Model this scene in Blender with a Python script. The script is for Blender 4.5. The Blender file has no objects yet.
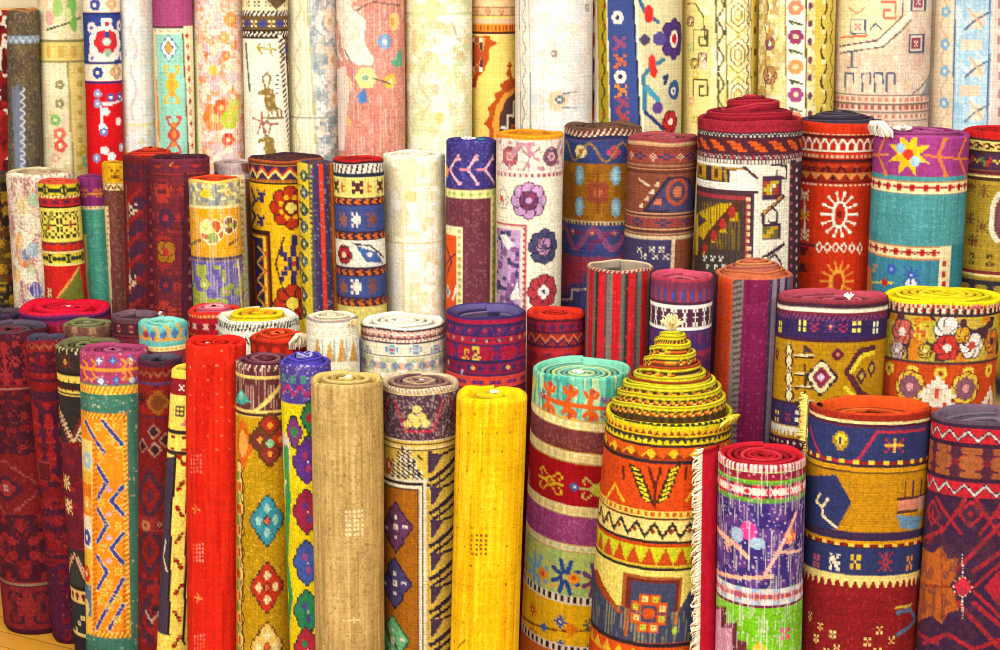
import bpy, math, random
import numpy as np

# ------------------------------------------------------------------ camera model
F = 1700.0                      # focal length in pixels of the 1000 x 650 frame (61 mm on a 36 mm sensor)
PITCH = math.radians(12.0)
CAM_Z = 2.53
CP, SP = math.cos(PITCH), math.sin(PITCH)

def row_z(py, dist):            # height of the point seen at row py on an upright surface at this distance
    v = -(py - 325.0) / F
    return CAM_Z + dist * (-SP + v * CP) / (CP + v * SP)

def fdepth(dist, z):            # depth along the optical axis
    return dist * CP + (CAM_Z - z) * SP

def project(x, dist, z):
    zc = fdepth(dist, z)
    up = dist * SP + (z - CAM_Z) * CP
    return 500 + F * x / zc, 325 - F * up / zc

# ------------------------------------------------------------------ colours
def s2l(a):
    a = np.asarray(a, float)
    return np.where(a <= 0.04045, a / 12.92, ((a + 0.055) / 1.055) ** 2.4)

PAL = dict(k='2c1c20', n='2e2a58', b='3b52a6', l='86b4dc', t='2f8d93', T='7cc8b4', g='4a6b45', G='78b52a',
           y='f6c80a', Y='f4e27c', o='ee7c12', O='c4560e', r='d4200f', R='9a1820', m='641c28', p='5c2c68',
           P='a8407e', i='f0a8a0', w='fbf7ea', c='f3e4b4', u='703c2c', U='c79c1e', e='86828c', v='c4a460')

def hx(h):
    h = PAL.get(h, h)
    return s2l([int(h[i:i + 2], 16) / 255 for i in (0, 2, 4)])

_rng = np.random.default_rng(7)

def smooth_noise(shape, cells, rng):
    """bilinear value noise on a grid of shape, with (rows, cols) cells"""
    cy, cx = max(1, int(cells[0])), max(1, int(cells[1]))
    g = rng.random((cy + 2, cx + 2))
    yy = np.linspace(0, cy, shape[0]); xx = np.linspace(0, cx, shape[1])
    iy = np.minimum(yy.astype(int), cy); ix = np.minimum(xx.astype(int), cx)
    fy = (yy - iy)[:, None]; fx = (xx - ix)[None, :]
    fy = fy * fy * (3 - 2 * fy); fx = fx * fx * (3 - 2 * fx)
    a = g[iy][:, ix]; b = g[iy][:, ix + 1]; c = g[iy + 1][:, ix]; d = g[iy + 1][:, ix + 1]
    return (a * (1 - fx) + b * fx) * (1 - fy) + (c * (1 - fx) + d * fx) * fy

# ------------------------------------------------------------------ the woven design of one rug
SS = 2
class Design:
    """knots of the outer face.  s runs round the roll (0 = the side towards the aisle), y runs down it."""
    def __init__(c, rug, base):
        c.r = rug
        c.y0 = rug.yt - 2
        c.y1 = max(rug.yend, rug.yt + 60) + 40
        c.W = int(2 * math.pi * rug.R * SS); c.H = int((c.y1 - c.y0) * SS)
        c.a = np.empty((c.H, c.W, 3)); c.a[:] = hx(base)
        k = c.k = rug.top.get('knot', {'A': 1.2 if rug.flat else 1.5, 'B': 1.15 if rug.flat else 1.4, 'C': 1.2, 'D': 1.15}[rug.row])
        c.S0 = (np.arange(c.W) + .5) / SS - math.pi * rug.R
        c.Y0 = (np.arange(c.H) + .5) / SS + c.y0
        c.S = (np.floor(c.S0 / k) + .5) * k; c.Y = (np.floor(c.Y0 / k) + .5) * k      # knots
        c.rng = np.random.default_rng(rug.seed)
    # position on the roll of a point given where it is looked for
    def A(c, px, py):
        r = c.r
        q = (px - r.xc(py)) / r.Rrow(py)
        th = math.asin(max(-1, min(1, q)))
        return r.R * (th + r.th0), py + r.ell(py) * (1 - math.cos(th)) - r.sh * r.R * th
    def s(c, px, py=None):
        return c.A(px, c.r.yt + 40 if py is None else py)[0]
    def _win(c, s0, s1, y0, y1):
        i0 = max(0, int((s0 + math.pi * c.r.R) * SS)); i1 = min(c.W, int((s1 + math.pi * c.r.R) * SS) + 2)
        j0 = max(0, int((y0 - c.y0) * SS)); j1 = min(c.H, int((y1 - c.y0) * SS) + 2)
        if i1 <= i0 or j1 <= j0: return None
        return slice(j0, j1), slice(i0, i1), c.S[None, i0:i1], c.Y[j0:j1, None]
    def put(c, win, mask, col):
        sub = c.a[win[0], win[1]]
        sub[np.broadcast_to(mask, sub.shape[:2])] = hx(col)
    # --- primitives in roll coordinates
    def srect(c, s0, y0, s1, y1, col):
        if s0 > s1: s0, s1 = s1, s0
        w = c._win(s0, s1, y0, y1)
        if w: c.put(w, (w[2] >= s0) & (w[2] < s1) & (w[3] >= y0) & (w[3] < y1), col)
    def spoly(c, pts, col):
        xs = [p[0] for p in pts]; ys = [p[1] for p in pts]
        w = c._win(min(xs), max(xs), min(ys), max(ys))
        if not w: return
        m = np.zeros((w[3].shape[0], w[2].shape[1]), bool)
        n = len(pts)
        for k in range(n):
            x0, ya = pts[k]; x1, yb = pts[(k + 1) % n]
            if ya == yb: continue
            cond = ((ya <= w[3]) != (yb <= w[3]))
            xi = x0 + (w[3] - ya) * (x1 - x0) / (yb - ya)
            m ^= cond & (w[2] < xi)
        c.put(w, m, col)
    def sline(c, pts, col, lw=2):
        h = max(lw, c.k * 1.1) / 2
        for (x0, ya), (x1, yb) in zip(pts[:-1], pts[1:]):
            w = c._win(min(x0, x1) - h, max(x0, x1) + h, min(ya, yb) - h, max(ya, yb) + h)
            if not w: continue
            dx, dy = x1 - x0, yb - ya; L2 = dx * dx + dy * dy + 1e-9
            t = np.clip(((w[2] - x0) * dx + (w[3] - ya) * dy) / L2, 0, 1)
            c.put(w, (w[2] - x0 - t * dx) ** 2 + (w[3] - ya - t * dy) ** 2 <= h * h, col)
    def sell(c, s, y, rx, ry, col):
        w = c._win(s - rx, s + rx, y - ry, y + ry)
        if w: c.put(w, ((w[2] - s) / rx) ** 2 + ((w[3] - y) / ry) ** 2 <= 1, col)
    def sdia(c, s, y, rx, ry, col, st=0):
        w = c._win(s - rx, s + rx, y - ry, y + ry)
        if not w: return
        dx = abs(w[2] - s); dy = abs(w[3] - y)
        if st:
            dx = np.floor(dx / st) * st; dy = np.floor(dy / st) * st
        c.put(w, dx / rx + dy / ry <= 1, col)
    def sspr(c, s, y, rows, /, u=2.0, v=None, flip=False, **pal):
        v = v or u
        h = len(rows); wd = max(len(r) for r in rows)
        for j, r in enumerate(rows):
            if flip: r = r.ljust(wd, '.')[::-1]
            i = 0
            while i < len(r):
                ch = r[i]; k = i
                while k < len(r) and r[k] == ch: k += 1
                if ch not in '. ':
                    c.srect(s + (i - wd / 2) * u, y + (j - h / 2) * v, s + (k - wd / 2) * u, y + (j + 1 - h / 2) * v, pal.get(ch, ch))
                i = k
    # --- the same, placed by where the thing is seen
    def band(c, y0, y1, col): c.srect(-1e4, y0, 1e4, y1, col)
    def rect(c, px0, y0, px1, y1, col):
        ym = (y0 + y1) / 2
        c.srect(c.A(px0, ym)[0], y0, c.A(px1, ym)[0], y1, col)
    def poly(c, pts, col): c.spoly([c.A(*p) for p in pts], col)
    def line(c, pts, col, lw=2): c.sline([c.A(*p) for p in pts], col, lw)
    def ell(c, px, py, rx, ry, col): c.sell(*c.A(px, py), rx, ry, col)
    def dia(c, px, py, rx, ry, col, st=0): c.sdia(*c.A(px, py), rx, ry, col, st)
    def spr(c, px, py, rows, /, u=2.0, v=None, flip=False, **pal): c.sspr(*c.A(px, py), rows, u, v, flip, **pal)
    # --- repeats
    def cols(c, period, phase=0):
        n = max(1, round(2 * math.pi * c.r.R / period)); p = 2 * math.pi * c.r.R / n
        return [-math.pi * c.r.R + phase + p * k for k in range(n + 1)]
    def rep(c, y, period, rows, /, u=2.0, v=None, phase=0, alt=None, **pal):
        for k, s in enumerate(c.cols(period, phase)): c.sspr(s, y, rows if not (alt and k % 2) else alt, u, v, **pal)
    def vrep(c, px, y0, y1, step, rows, /, u=2.0, v=None, alt=None, **pal):
        y = y0; k = 0
        while y <= y1:
            c.sspr(c.A(px, y)[0], y, rows if not (alt and k % 2) else alt, u, v, **pal); y += step; k += 1
    def zig(c, y0, y1, period, col, lw=2, phase=0):
        P = []
        for k, s in enumerate(c.cols(period / 2, phase)): P.append((s, y0 if k % 2 else y1))
        c.sline(P, col, lw)
    def teeth(c, y0, y1, period, col, phase=0):   # triangles standing on y1 with tips at y0
        for s in c.cols(period, phase): c.spoly([(s - period / 2, y1), (s, y0), (s + period / 2, y1)], col)
    def diac(c, y, period, rx, ry, col, phase=0, st=0):
        for s in c.cols(period, phase): c.sdia(s, y, rx, ry, col, st)
    def dash(c, y0, y1, period, frac, col, phase=0):
        for s in c.cols(period, phase): c.srect(s, y0, s + period * frac, y1, col)
    def slash(c, y0, y1, period, col, lw=2, dx=4, phase=0):
        for s in c.cols(period, phase): c.sline([(s - dx / 2, y1), (s + dx / 2, y0)], col, lw)
    def vdash(c, px, w, y0, y1, period, frac, col):
        y = y0
        while y < y1:
            s = c.A(px, y)[0]; c.srect(s - w / 2, y, s + w / 2, min(y1, y + period * frac), col); y += period
    def vslash(c, px, w, y0, y1, period, col, lw=1.5):
        y = y0
        while y < y1:
            s = c.A(px, y)[0]; c.sline([(s - w / 2, y + period * .5), (s + w / 2, y)], col, lw); y += period
    def vstrip(c, px0, px1, y0, y1, col):        # follows the lean of the roll
        R = c.r.R
        c.srect(c.A(px0, c.r.yt + 30)[0], y0, c.A(px1, c.r.yt + 30)[0], y1, col)
    def flower(c, px, py, r, n, col, core='y', out=None, rot=0, pr=.5, sq=1.0):
        s, y = c.A(px, py)
        for k in range(n):
            a = rot + 2 * math.pi * k / n
            for dr, cc in (((1.3, out),) if out else ()) + ((0, col),):
                c.sell(s + r * (1 - pr) * math.cos(a), y + sq * r * (1 - pr) * math.sin(a), r * pr + dr, (r * pr + dr) * sq, cc)
        c.sell(s, y, r * .33, r * .33 * sq, core)
    def rosette(c, px, py, rx, ry, out, mid, inn, core, st=2.2):  # stepped four-lobed rose
        s, y = c.A(px, py)
        for k, (f, cc) in enumerate(((1, out), (.8, mid))):
            for dx, dy in ((0, -.5), (0, .5), (-.5, 0), (.5, 0)):
                c.sdia(s + dx * rx, y + dy * ry, rx * .58 * f, ry * .58 * f, cc, st)
        for dx, dy in ((0, -.5), (0, .5), (-.5, 0), (.5, 0)):
            c.sdia(s + dx * rx, y + dy * ry, rx * .24, ry * .24, inn, 0)
        c.sdia(s, y, rx * .28, ry * .28, out, 0); c.sdia(s, y, rx * .17, ry * .17, core, 0)
    def hook(c, px, py, size, col, lw=2, fx=1, fy=1):  # angular ram's horn
        s, y = c.A(px, py); q = size
        c.sline([(s, y), (s, y - fy * q), (s + fx * q, y - fy * q), (s + fx * q, y - fy * q * .4), (s + fx * q * .5, y - fy * q * .4)], col, lw)
    def vine(c, y0, y1, period, col, lw=1.5, phase=0):
        s = np.arange(-math.pi * c.r.R, math.pi * c.r.R, 2.0)
        c.sline([(q, (y0 + y1) / 2 + (y1 - y0) / 2 * math.sin(2 * math.pi * (q + phase) / period)) for q in s], col, lw)
    def vvine(c, px, amp, y0, y1, period, col, lw=1.5):
        P = []
        y = y0
        while y <= y1:
            s = c.A(px, y)[0]; P.append((s + amp * math.sin(2 * math.pi * y / period), y)); y += 2
        c.sline(P, col, lw)
    def tile(c, y0, y1, period, cs, u=2.0, thr=.5, seed=1, px0=None, px1=None, scale=3.0):
        """band of mirrored small ornament, each colour of cs laid over the ground in turn"""
        u = u * .62; scale = scale * 1.45
        rg = np.random.default_rng(seed); n = max(1, round(2 * math.pi * c.r.R / period)); p = 2 * math.pi * c.r.R / n
        hw, hh = max(2, int(p / u / 2)), max(2, int((y1 - y0) / u / 2))
        w = c._win(-1e4, 1e4, y0, y1)
        if not w: return
        fx = np.minimum((np.abs(((w[2] + p / 2) % p) - p / 2) / u).astype(int), hw - 1)[0]
        fy = np.minimum((np.abs(w[3] - (y0 + y1) / 2) / u).astype(int), hh - 1)[:, 0]
        ok = (w[3] >= y0) & (w[3] < y1) & np.ones_like(w[2], bool)
        if px0 is not None: ok = ok & (w[2] >= c.A(px0, (y0 + y1) / 2)[0])
        if px1 is not None: ok = ok & (w[2] <= c.A(px1, (y0 + y1) / 2)[0])
        for k, col in enumerate(cs):
            q = smooth_noise((hh, hw), (max(1, hh / scale), max(1, hw / scale)), rg)
            q = (q - q.min()) / (np.ptp(q) + 1e-6)
            q = q + .25 * (rg.random((hh, hw)) - .5)
            c.put(w, (q[fy][:, fx] > thr) & ok, col)
    # --- texture of the wool
    def gain(c, f): c.a *= f
    def tint(c, col, f): c.a = c.a * (1 - f) + hx(col) * f
    def blot(c, col, scale=12, thr=.6, y0=None, y1=None, s0=None, s1=None, amt=1.0, sy=None, grain=.0):
        n = smooth_noise((c.H, c.W), ((c.y1 - c.y0) / (sy or scale), c.W / SS / scale), c.rng)
        if grain: n = n + grain * (smooth_noise((c.H, c.W), (c.H / SS / 2, c.W / SS / 2), c.rng) - .5)
        m = n > thr
        if y0 is not None: m[:max(0, int((y0 - c.y0) * SS))] = False
        if y1 is not None: m[max(0, int((y1 - c.y0) * SS)):] = False
        if s0 is not None: m &= (c.S >= s0)[None, :]
        if s1 is not None: m &= (c.S <= s1)[None, :]
        c.a[m] = c.a[m] * (1 - amt) + hx(col) * amt
    def speck(c, col, p=.08, y0=None, y1=None, size=1.7, amt=.45, s0=None, s1=None):
        gh, gw = int(c.H / SS / size) + 1, int(c.W / SS / size) + 1
        g = c.rng.random((gh, gw)) < p
        iy = np.minimum((np.arange(c.H) / SS / size).astype(int), gh - 1); ix = np.minimum((np.arange(c.W) / SS / size).astype(int), gw - 1)
        m = g[iy][:, ix]
        if y0 is not None: m[:max(0, int((y0 - c.y0) * SS))] = False
        if y1 is not None: m[max(0, int((y1 - c.y0) * SS)):] = False
        if s0 is not None: m &= (c.S >= s0)[None, :]
        if s1 is not None: m &= (c.S <= s1)[None, :]
        c.a[m] = c.a[m] * (1 - amt) + hx(col) * amt
    def warp(c, col='w', period=3.2, p=.5, amt=.5, y0=None, y1=None):  # worn pile: pale warps showing in broken upright lines
        n = smooth_noise((c.H, c.W), (c.H / SS / 14, c.W / SS / 2.2), c.rng)
        ph = ((np.arange(c.W) / SS) % period) < period * .42
        m = ph[None, :] & (n > 1 - p)
        if y0 is not None: m[:max(0, int((y0 - c.y0) * SS))] = False
        if y1 is not None: m[max(0, int((y1 - c.y0) * SS)):] = False
        c.a[m] = c.a[m] * (1 - amt) + hx(col) * amt
    def ribs(c, period=3.0, amt=.25, col='k', y0=None, y1=None):       # rows of knots
        m = (((np.arange(c.H) / SS) % period) < period * .38)
        m &= np.ones(c.H, bool)
        if y0 is not None: m &= c.Y >= y0
        if y1 is not None: m &= c.Y <= y1
        c.a[m] = c.a[m] * (1 - amt) + hx(col) * amt
    def grid(c, period=3.0, amt=.4, col='k', frac=.35, px=None):       # loose knots, dark holes between them
        a = (((np.arange(c.H) / SS) % period) < period * frac)[:, None]; b = (((np.arange(c.W) / SS) % (px or period)) < (px or period) * frac)[None, :]
        m = a | b
        c.a[m] = c.a[m] * (1 - amt) + hx(col) * amt
    def finish(c, grain=.16, streak=.08):
        q = c.k
        iy = np.floor((c.Y0 - c.y0) / q).astype(int); ix = np.floor((c.S0 - c.S0[0]) / q).astype(int)
        k = c.rng.random((iy[-1] + 1, ix[-1] + 1))[iy][:, ix]
        k = k - .55 * ((((c.Y0 / q) % 1) < .3)[:, None] | (((c.S0 / q) % 1) < .25)[None, :])
        v = smooth_noise((c.H, c.W), (max(2, c.H / SS / 60), c.W / SS / 1.6), c.rng)
        h = smooth_noise((c.H, c.W), (c.H / SS / 1.8, max(2, c.W / SS / 50)), c.rng)
        b = smooth_noise((c.H, c.W), (c.H / SS / 22, c.W / SS / 22), c.rng)
        f = 1 + grain * 2 * (k - .5) + streak * 2 * (v - .5) + streak * .7 * (h - .5) + .16 * (b - .5)
        c.a = np.clip(c.a * f[..., None], 0, 1)
    def sample(c, s, y):
        """average colour of the knot at (s, y) arrays (outer product)"""
        R = c.r.R
        s = (s + math.pi * R) % (2 * math.pi * R)
        i = np.clip((s * SS).astype(int), 0, c.W - 2); 
        yy = np.where(y > c.y1 - 2, c.y1 - 2 - ((y - c.y1 + 2) % max(10, (c.y1 - c.y0) * .5)), y)
        j = np.clip(((yy - c.y0) * SS).astype(int), 0, c.H - 2)
        a = c.a
        if c.r.sh:
            fd = np.clip((math.pi - abs(s / R - math.pi)) / .9, 0, 1)
            j = np.clip(j[:, None] - (c.r.sh * (s - math.pi * R - c.r.th0 * R) * fd * SS).astype(int)[None, :], 0, c.H - 2); i = i[None, :]
            return (a[j, i] + a[j + 1, i] + a[j, i + 1] + a[j + 1, i + 1]) / 4
        return (a[j][:, i] + a[j + 1][:, i] + a[j][:, i + 1] + a[j + 1][:, i + 1]) / 4

# ------------------------------------------------------------------ materials
def wool_material(name, bump=.35, weave=420.0, rib=(1.0, 1.0)):
    m = bpy.data.materials.new(name); m.use_nodes = True
    nt = m.node_tree; N = nt.nodes; L = nt.links
    bs = N['Principled BSDF']; bs.inputs['Roughness'].default_value = .95
    bs.inputs['Specular IOR Level'].default_value = .12
    at = N.new('ShaderNodeAttribute'); at.attribute_name = 'Col'
    tc = N.new('ShaderNodeTexCoord')
    no = N.new('ShaderNodeTexNoise'); no.inputs['Scale'].default_value = 260; no.inputs['Detail'].default_value = 3
    L.new(tc.outputs['Object'], no.inputs['Vector'])
    rg = N.new('ShaderNodeMapRange'); rg.inputs[3].default_value = .84; rg.inputs[4].default_value = 1.14
    L.new(no.outputs['Fac'], rg.inputs['Value'])
    mx = N.new('ShaderNodeMix'); mx.data_type = 'RGBA'; mx.blend_type = 'MULTIPLY'; mx.inputs['Factor'].default_value = 1
    L.new(at.outputs['Color'], mx.inputs['A']); L.new(rg.outputs['Result'], mx.inputs['B'])
    L.new(mx.outputs['Result'], bs.inputs['Base Color'])
    uv = N.new('ShaderNodeUVMap'); uv.uv_map = 'UVMap'
    mp = N.new('ShaderNodeMapping'); mp.inputs['Scale'].default_value = (rib[0], rib[1], 1)
    L.new(uv.outputs['UV'], mp.inputs['Vector'])
    wx = N.new('ShaderNodeTexWave'); wx.bands_direction = 'X'; wx.inputs['Scale'].default_value = weave / 6.283; wx.inputs['Distortion'].default_value = 1.0
    wy = N.new('ShaderNodeTexWave'); wy.bands_direction = 'Y'; wy.inputs['Scale'].default_value = weave / 6.283; wy.inputs['Distortion'].default_value = .8
    L.new(mp.outputs['Vector'], wx.inputs['Vector']); L.new(mp.outputs['Vector'], wy.inputs['Vector'])
    ad = N.new('ShaderNodeMath'); ad.operation = 'ADD'
    L.new(wx.outputs['Fac'], ad.inputs[0]); L.new(wy.outputs['Fac'], ad.inputs[1])
    ad2 = N.new('ShaderNodeMath'); ad2.operation = 'ADD'
    L.new(ad.outputs[0], ad2.inputs[0]); L.new(no.outputs['Fac'], ad2.inputs[1])
    bp = N.new('ShaderNodeBump'); bp.inputs['Strength'].default_value = bump; bp.inputs['Distance'].default_value = .004
    L.new(ad2.outputs[0], bp.inputs['Height']); L.new(bp.outputs['Normal'], bs.inputs['Normal'])
    return m

M_PILE = wool_material('knotted_wool', .30, 1400)
M_FLAT = wool_material('flatwoven_wool', .35, 1100, (1.6, .5))
M_CORE = wool_material('rolled_wool_edge', .5, 900)
M_FRINGE = wool_material('fringe_yarn', .3, 900)

# ------------------------------------------------------------------ mesh helpers
def mesh_obj(name, co, faces, col, mat, parent=None, uv=None, smooth=True):
    """co (n,3), faces list/array of quads or list of tuples, col (n,3) linear"""
    me = bpy.data.meshes.new(name)
    co = np.asarray(co, np.float32)
    fa = np.asarray(faces, np.int32)
    n, f, k = len(co), len(fa), fa.shape[1]
    me.vertices.add(n); me.vertices.foreach_set('co', co.ravel())
    me.loops.add(f * k); me.loops.foreach_set('vertex_index', fa.ravel())
    me.polygons.add(f); me.polygons.foreach_set('loop_start', np.arange(0, f * k, k, dtype=np.int32))
    try: me.polygons.foreach_set('loop_total', np.full(f, k, np.int32))
    except Exception: pass
    me.polygons.foreach_set('use_smooth', np.full(f, bool(smooth)))
    ca = me.color_attributes.new('Col', 'FLOAT_COLOR', 'POINT')
    rgba = np.ones((n, 4), np.float32); rgba[:, :3] = col
    ca.data.foreach_set('color', rgba.ravel())
    if uv is not None:
        ul = me.uv_layers.new(name='UVMap')
        ul.data.foreach_set('uv', np.asarray(uv, np.float32)[fa.ravel()].ravel())
    me.update(); me.validate()
    me.materials.append(mat)
    o = bpy.data.objects.new(name, me); bpy.context.scene.collection.objects.link(o)
    if parent: o.parent = parent
    return o

def grid_faces(nr, nc, close=False):
    r = np.arange(nr - 1)[:, None]; k = np.arange(nc if close else nc - 1)[None, :]
    k2 = (k + 1) % nc
    return np.stack([r * nc + k, r * nc + k2, (r + 1) * nc + k2, (r + 1) * nc + k], -1).reshape(-1, 4)

class Strands:
    """yarns gathered into one mesh"""
    def __init__(s): s.v = []; s.f = []; s.c = []
    def add(s, pts, rad, col, sides=5):
        pts = [np.array(p, float) for p in pts]; base = len(s.v); n = len(pts)
        for i, p in enumerate(pts):
            t = pts[min(i + 1, n - 1)] - pts[max(i - 1, 0)]; t /= np.linalg.norm(t) + 1e-9
            a = np.cross(t, [0.31, .2, .93]); a /= np.linalg.norm(a) + 1e-9; b = np.cross(t, a)
            rr = rad[i] if isinstance(rad, (list, tuple)) else rad
            for k in range(sides):
                an = 2 * math.pi * k / sides
                s.v.append(p + rr * (math.cos(an) * a + math.sin(an) * b)); s.c.append(col)
        for i in range(n - 1):
            for k in range(sides):
                k2 = (k + 1) % sides
                s.f.append((base + i * sides + k, base + i * sides + k2, base + (i + 1) * sides + k2, base + (i + 1) * sides + k))
    def build(s, name, parent, mat=None):
        co = np.array(s.v)
        return mesh_obj(name, co, s.f, np.array(s.c), mat or M_FRINGE, parent, uv=co[:, [0, 2]])

# ------------------------------------------------------------------ one rolled rug
PLACED = []
ALL = []
class Rug:
    def __init__(r, kind, label, xt, yt, w, yend, lean=0, row='A', prio=0, paint=None, base='R', top=None, flat=False, seam=math.pi, thick=None, extra=None, tab=0, sh=0.0, sq=1.0):
        r.kind, r.label, r.xt, r.yt, r.w, r.yend, r.lean = kind, label, xt, yt, w, yend, lean
        r.row, r.paint, r.base, r.top, r.flat, r.seam, r.prio = row, paint, base, top or {}, flat, seam, prio
        r.R = w / 2.0; r.extra = extra; r.thick = thick; r.tab = tab; r.sh = sh; r.sq = sq
        r.seed = len(ALL) + 11
        r.lean = lean - (xt - 500) * .0204 + (xt - 500) * (.035 if row == 'D' else 0)
        ALL.append(r)
    def solve(r, d):
        r.d = d
        Rm = r.R * d / F
        for _ in range(4):
            r.zt = row_z(r.yt, d - Rm * r.sq)
            zc = fdepth(d, r.zt); Rm = r.R * zc / F
        r.Rm, r.zc, r.mpp = Rm, zc, zc / F
        r.x = (r.xt - 500) / F * zc
        r.L = r.lean / 300.0
        r.xbase = r.x + r.L * r.zt
        r.th0 = math.atan(-r.x / d * r.sq)          # the side turned to the aisle where one stands
    def ax(r, z): return r.x + r.L * (r.zt - z)
    def xc(r, py):
        z = row_z(py, r.d - r.Rm * r.sq)
        return project(r.ax(z), r.d, z)[0]
    def Rrow(r, py):
        z = row_z(py, r.d - r.Rm * r.sq)
        return r.Rm * F / fdepth(r.d, z)
    def ell(r, py): return r.sq * r.R * math.sin(PITCH + math.atan((py - 325) / F))

    def place(r, dmin, gap=.001):
        d = dmin
        for q in PLACED:                       # stand behind the ones in front that cover its edge
            if q.row != r.row: continue
            r.solve(d)
            if abs(q.xt - r.xt) < q.R + r.R - 3: d = max(d, q.d + .012)
        for _ in range(400):
            r.solve(d); hit = False
            for q in PLACED:
                if abs(q.d - r.d) > q.Rm + r.Rm + .1: continue
                for z in (0.0, min(q.zt, r.zt)):
                    if math.hypot(q.ax(z) - r.ax(z), (q.d - r.d) * (q.Rm + r.Rm) / (q.Rm * q.sq + r.Rm * r.sq)) < (q.Rm + r.Rm) * 1.0 + gap + max(q.tab, r.tab): hit = True; break
                if hit: break
            if not hit: break
            d += .01
        PLACED.append(r)

    def build(r):
        T = r.top
        t = (T.get('t') or max(4.0, r.w * .085)) * r.mpp          # thickness of one turn
        r.t = t
        if r.seam == math.pi: r.seam = math.pi + r.th0; r.hid = True
        else: r.hid = False
        root = bpy.data.objects.new(r.kind, None); bpy.context.scene.collection.objects.link(root)
        root.empty_display_size = .1; root.location = (r.xbase, r.d, 0)
        root['label'] = r.label; root['category'] = 'rug'; root['group'] = GROUPS[r.row]
        r.root = root
        rng = np.random.default_rng(r.seed + 500)
        D = Design(r, r.base)
        if r.paint: r.paint(D)
        D.finish(*( (T.get('grain', .15), .08) if r.row == 'D' or 'grain' in T else (.17, .15) if r.flat else (.24, .07)))
        # columns (round the roll)
        st = STEP / r.R
        fine = np.arange(-1.75, 1.75 + st, st)
        cs = max(.09, 5 / r.R)
        coarse = np.arange(1.75 + cs, 2 * math.pi - 1.75 - cs * .5, cs)
        th = np.concatenate([fine, coarse]) + r.th0
        phi = (th - r.seam) % (2 * math.pi)
        phi = np.unique(np.round(np.concatenate([[0.0], phi, [2 * math.pi]]), 5))
        th = phi + r.seam
        thw = (th + math.pi) % (2 * math.pi) - math.pi
        # rows (down the roll)
        ylast = r.yend + 12
        rows_y = np.arange(r.yt, ylast, STEP)
        zs = np.array([row_z(y, r.d - r.Rm * r.sq) for y in rows_y])
        keep = zs > .004; rows_y, zs = rows_y[keep], zs[keep]
        if zs[-1] > .03:
            nb = max(2, int(zs[-1] / .045)); zl = np.linspace(zs[-1], 0, nb + 1)[1:]
        else: zl = np.array([0.0])
        ppm = 1 / r.mpp
        yl = rows_y[-1] + (zs[-1] - zl) * ppm * .93
        Z = np.concatenate([zs, zl]); Yr = np.concatenate([rows_y, yl])
        spir = lambda ph: r.Rm - t * np.clip(ph / (2 * math.pi), 0, 1) ** 4
        rad = spir(phi)
        wob = .006 * r.Rm
        def bulge(Zc, thc):
            k1, k2, k3 = rng.random(3) * 6.28
            return wob * (np.sin(2 * thc[None, :] + k1 + 2.2 * Zc[:, None]) + .7 * np.sin(3 * thc[None, :] + k2 - 5.1 * Zc[:, None]) + .6 * np.sin(k3 + 7.3 * Zc[:, None]))
        B = bulge(Z, th)
        RR = rad[None, :] + B
        rimr = min(t * .30, .012)
        # round the top edge over, then down the inside of the outer turn
        ft = np.clip((r.zt - Z) / rimr, 0, 1)
        RR -= (rimr * (1 - np.sqrt(np.clip(1 - (1 - ft) ** 2, 0, 1))))[:, None]
        RR -= (.010 * np.clip(1 - Z / .02, 0, 1))[:, None]
        wav = T.get('wave', .10) * t * (np.sin(3 * th + rng.random() * 6) + .6 * np.sin(5 * th + rng.random() * 6))
        zin = np.array([rimr * .25, -rimr * .1, -rimr * .8, -max(.10, T.get('rec', 0) * r.mpp + .06)])
        rin = np.array([-rimr * 1.15, -t * .62, -t * .86, -t * .92])
        RI = (rad[None, :] + B[0][None, :]) + rin[:, None]
        Zfull = np.concatenate([zin[::-1] + r.zt, Z]); Rfull = np.concatenate([RI[::-1], RR])
        fade = np.clip(1 - (r.zt - Zfull) / .12, 0, 1) ** 2
        ZZ = Zfull[:, None] + fade[:, None] * wav[None, :]
        ZZ = np.maximum(ZZ, 0)
        axx = r.x + r.L * (r.zt - np.minimum(Zfull, r.zt))
        X = axx[:, None] + Rfull * np.sin(th)[None, :] - r.xbase
        Yc = - r.sq * Rfull * np.cos(th)[None, :]
        co = np.stack([X, Yc, ZZ], -1).reshape(-1, 3)
        col = D.sample(thw * r.R, Yr)
        capc = hx(T.get('rim', T.get('cols', [r.base])[0]))
        innc = hx(T.get('inner', T.get('rim', T.get('cols', [r.base])[0])))
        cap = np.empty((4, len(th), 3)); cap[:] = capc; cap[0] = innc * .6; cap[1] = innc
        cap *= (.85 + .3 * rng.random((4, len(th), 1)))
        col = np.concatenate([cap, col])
        nrim = int(T.get('rimpx', 0) / STEP)
        if nrim: col[4:4 + nrim] = capc * (.85 + .3 * rng.random((nrim, len(th), 1)))
        uv = np.stack(np.broadcast_arrays(th[None, :] * r.Rm, ZZ), -1).reshape(-1, 2)
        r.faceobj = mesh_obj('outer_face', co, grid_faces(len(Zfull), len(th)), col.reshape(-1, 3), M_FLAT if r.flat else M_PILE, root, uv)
        r.core(root, rng, t)
        if not r.hid:
            S = Strands(); a = r.seam; ec = hx(T.get('edge', T.get('rim', r.base)))
            zz = np.linspace(r.zt - .004, 0.006, 40)
            S.add([(r.ax(z) + (r.Rm - t * .35) * math.sin(a) - r.xbase, -r.sq * (r.Rm - t * .35) * math.cos(a), z) for z in zz], [t * .42 * (1 + .12 * math.sin(i * 2.1)) for i in range(40)], ec, 7)
            S.build('edge_binding', r.faceobj)
        if r.extra: r.extra(r)
        return root

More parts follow.
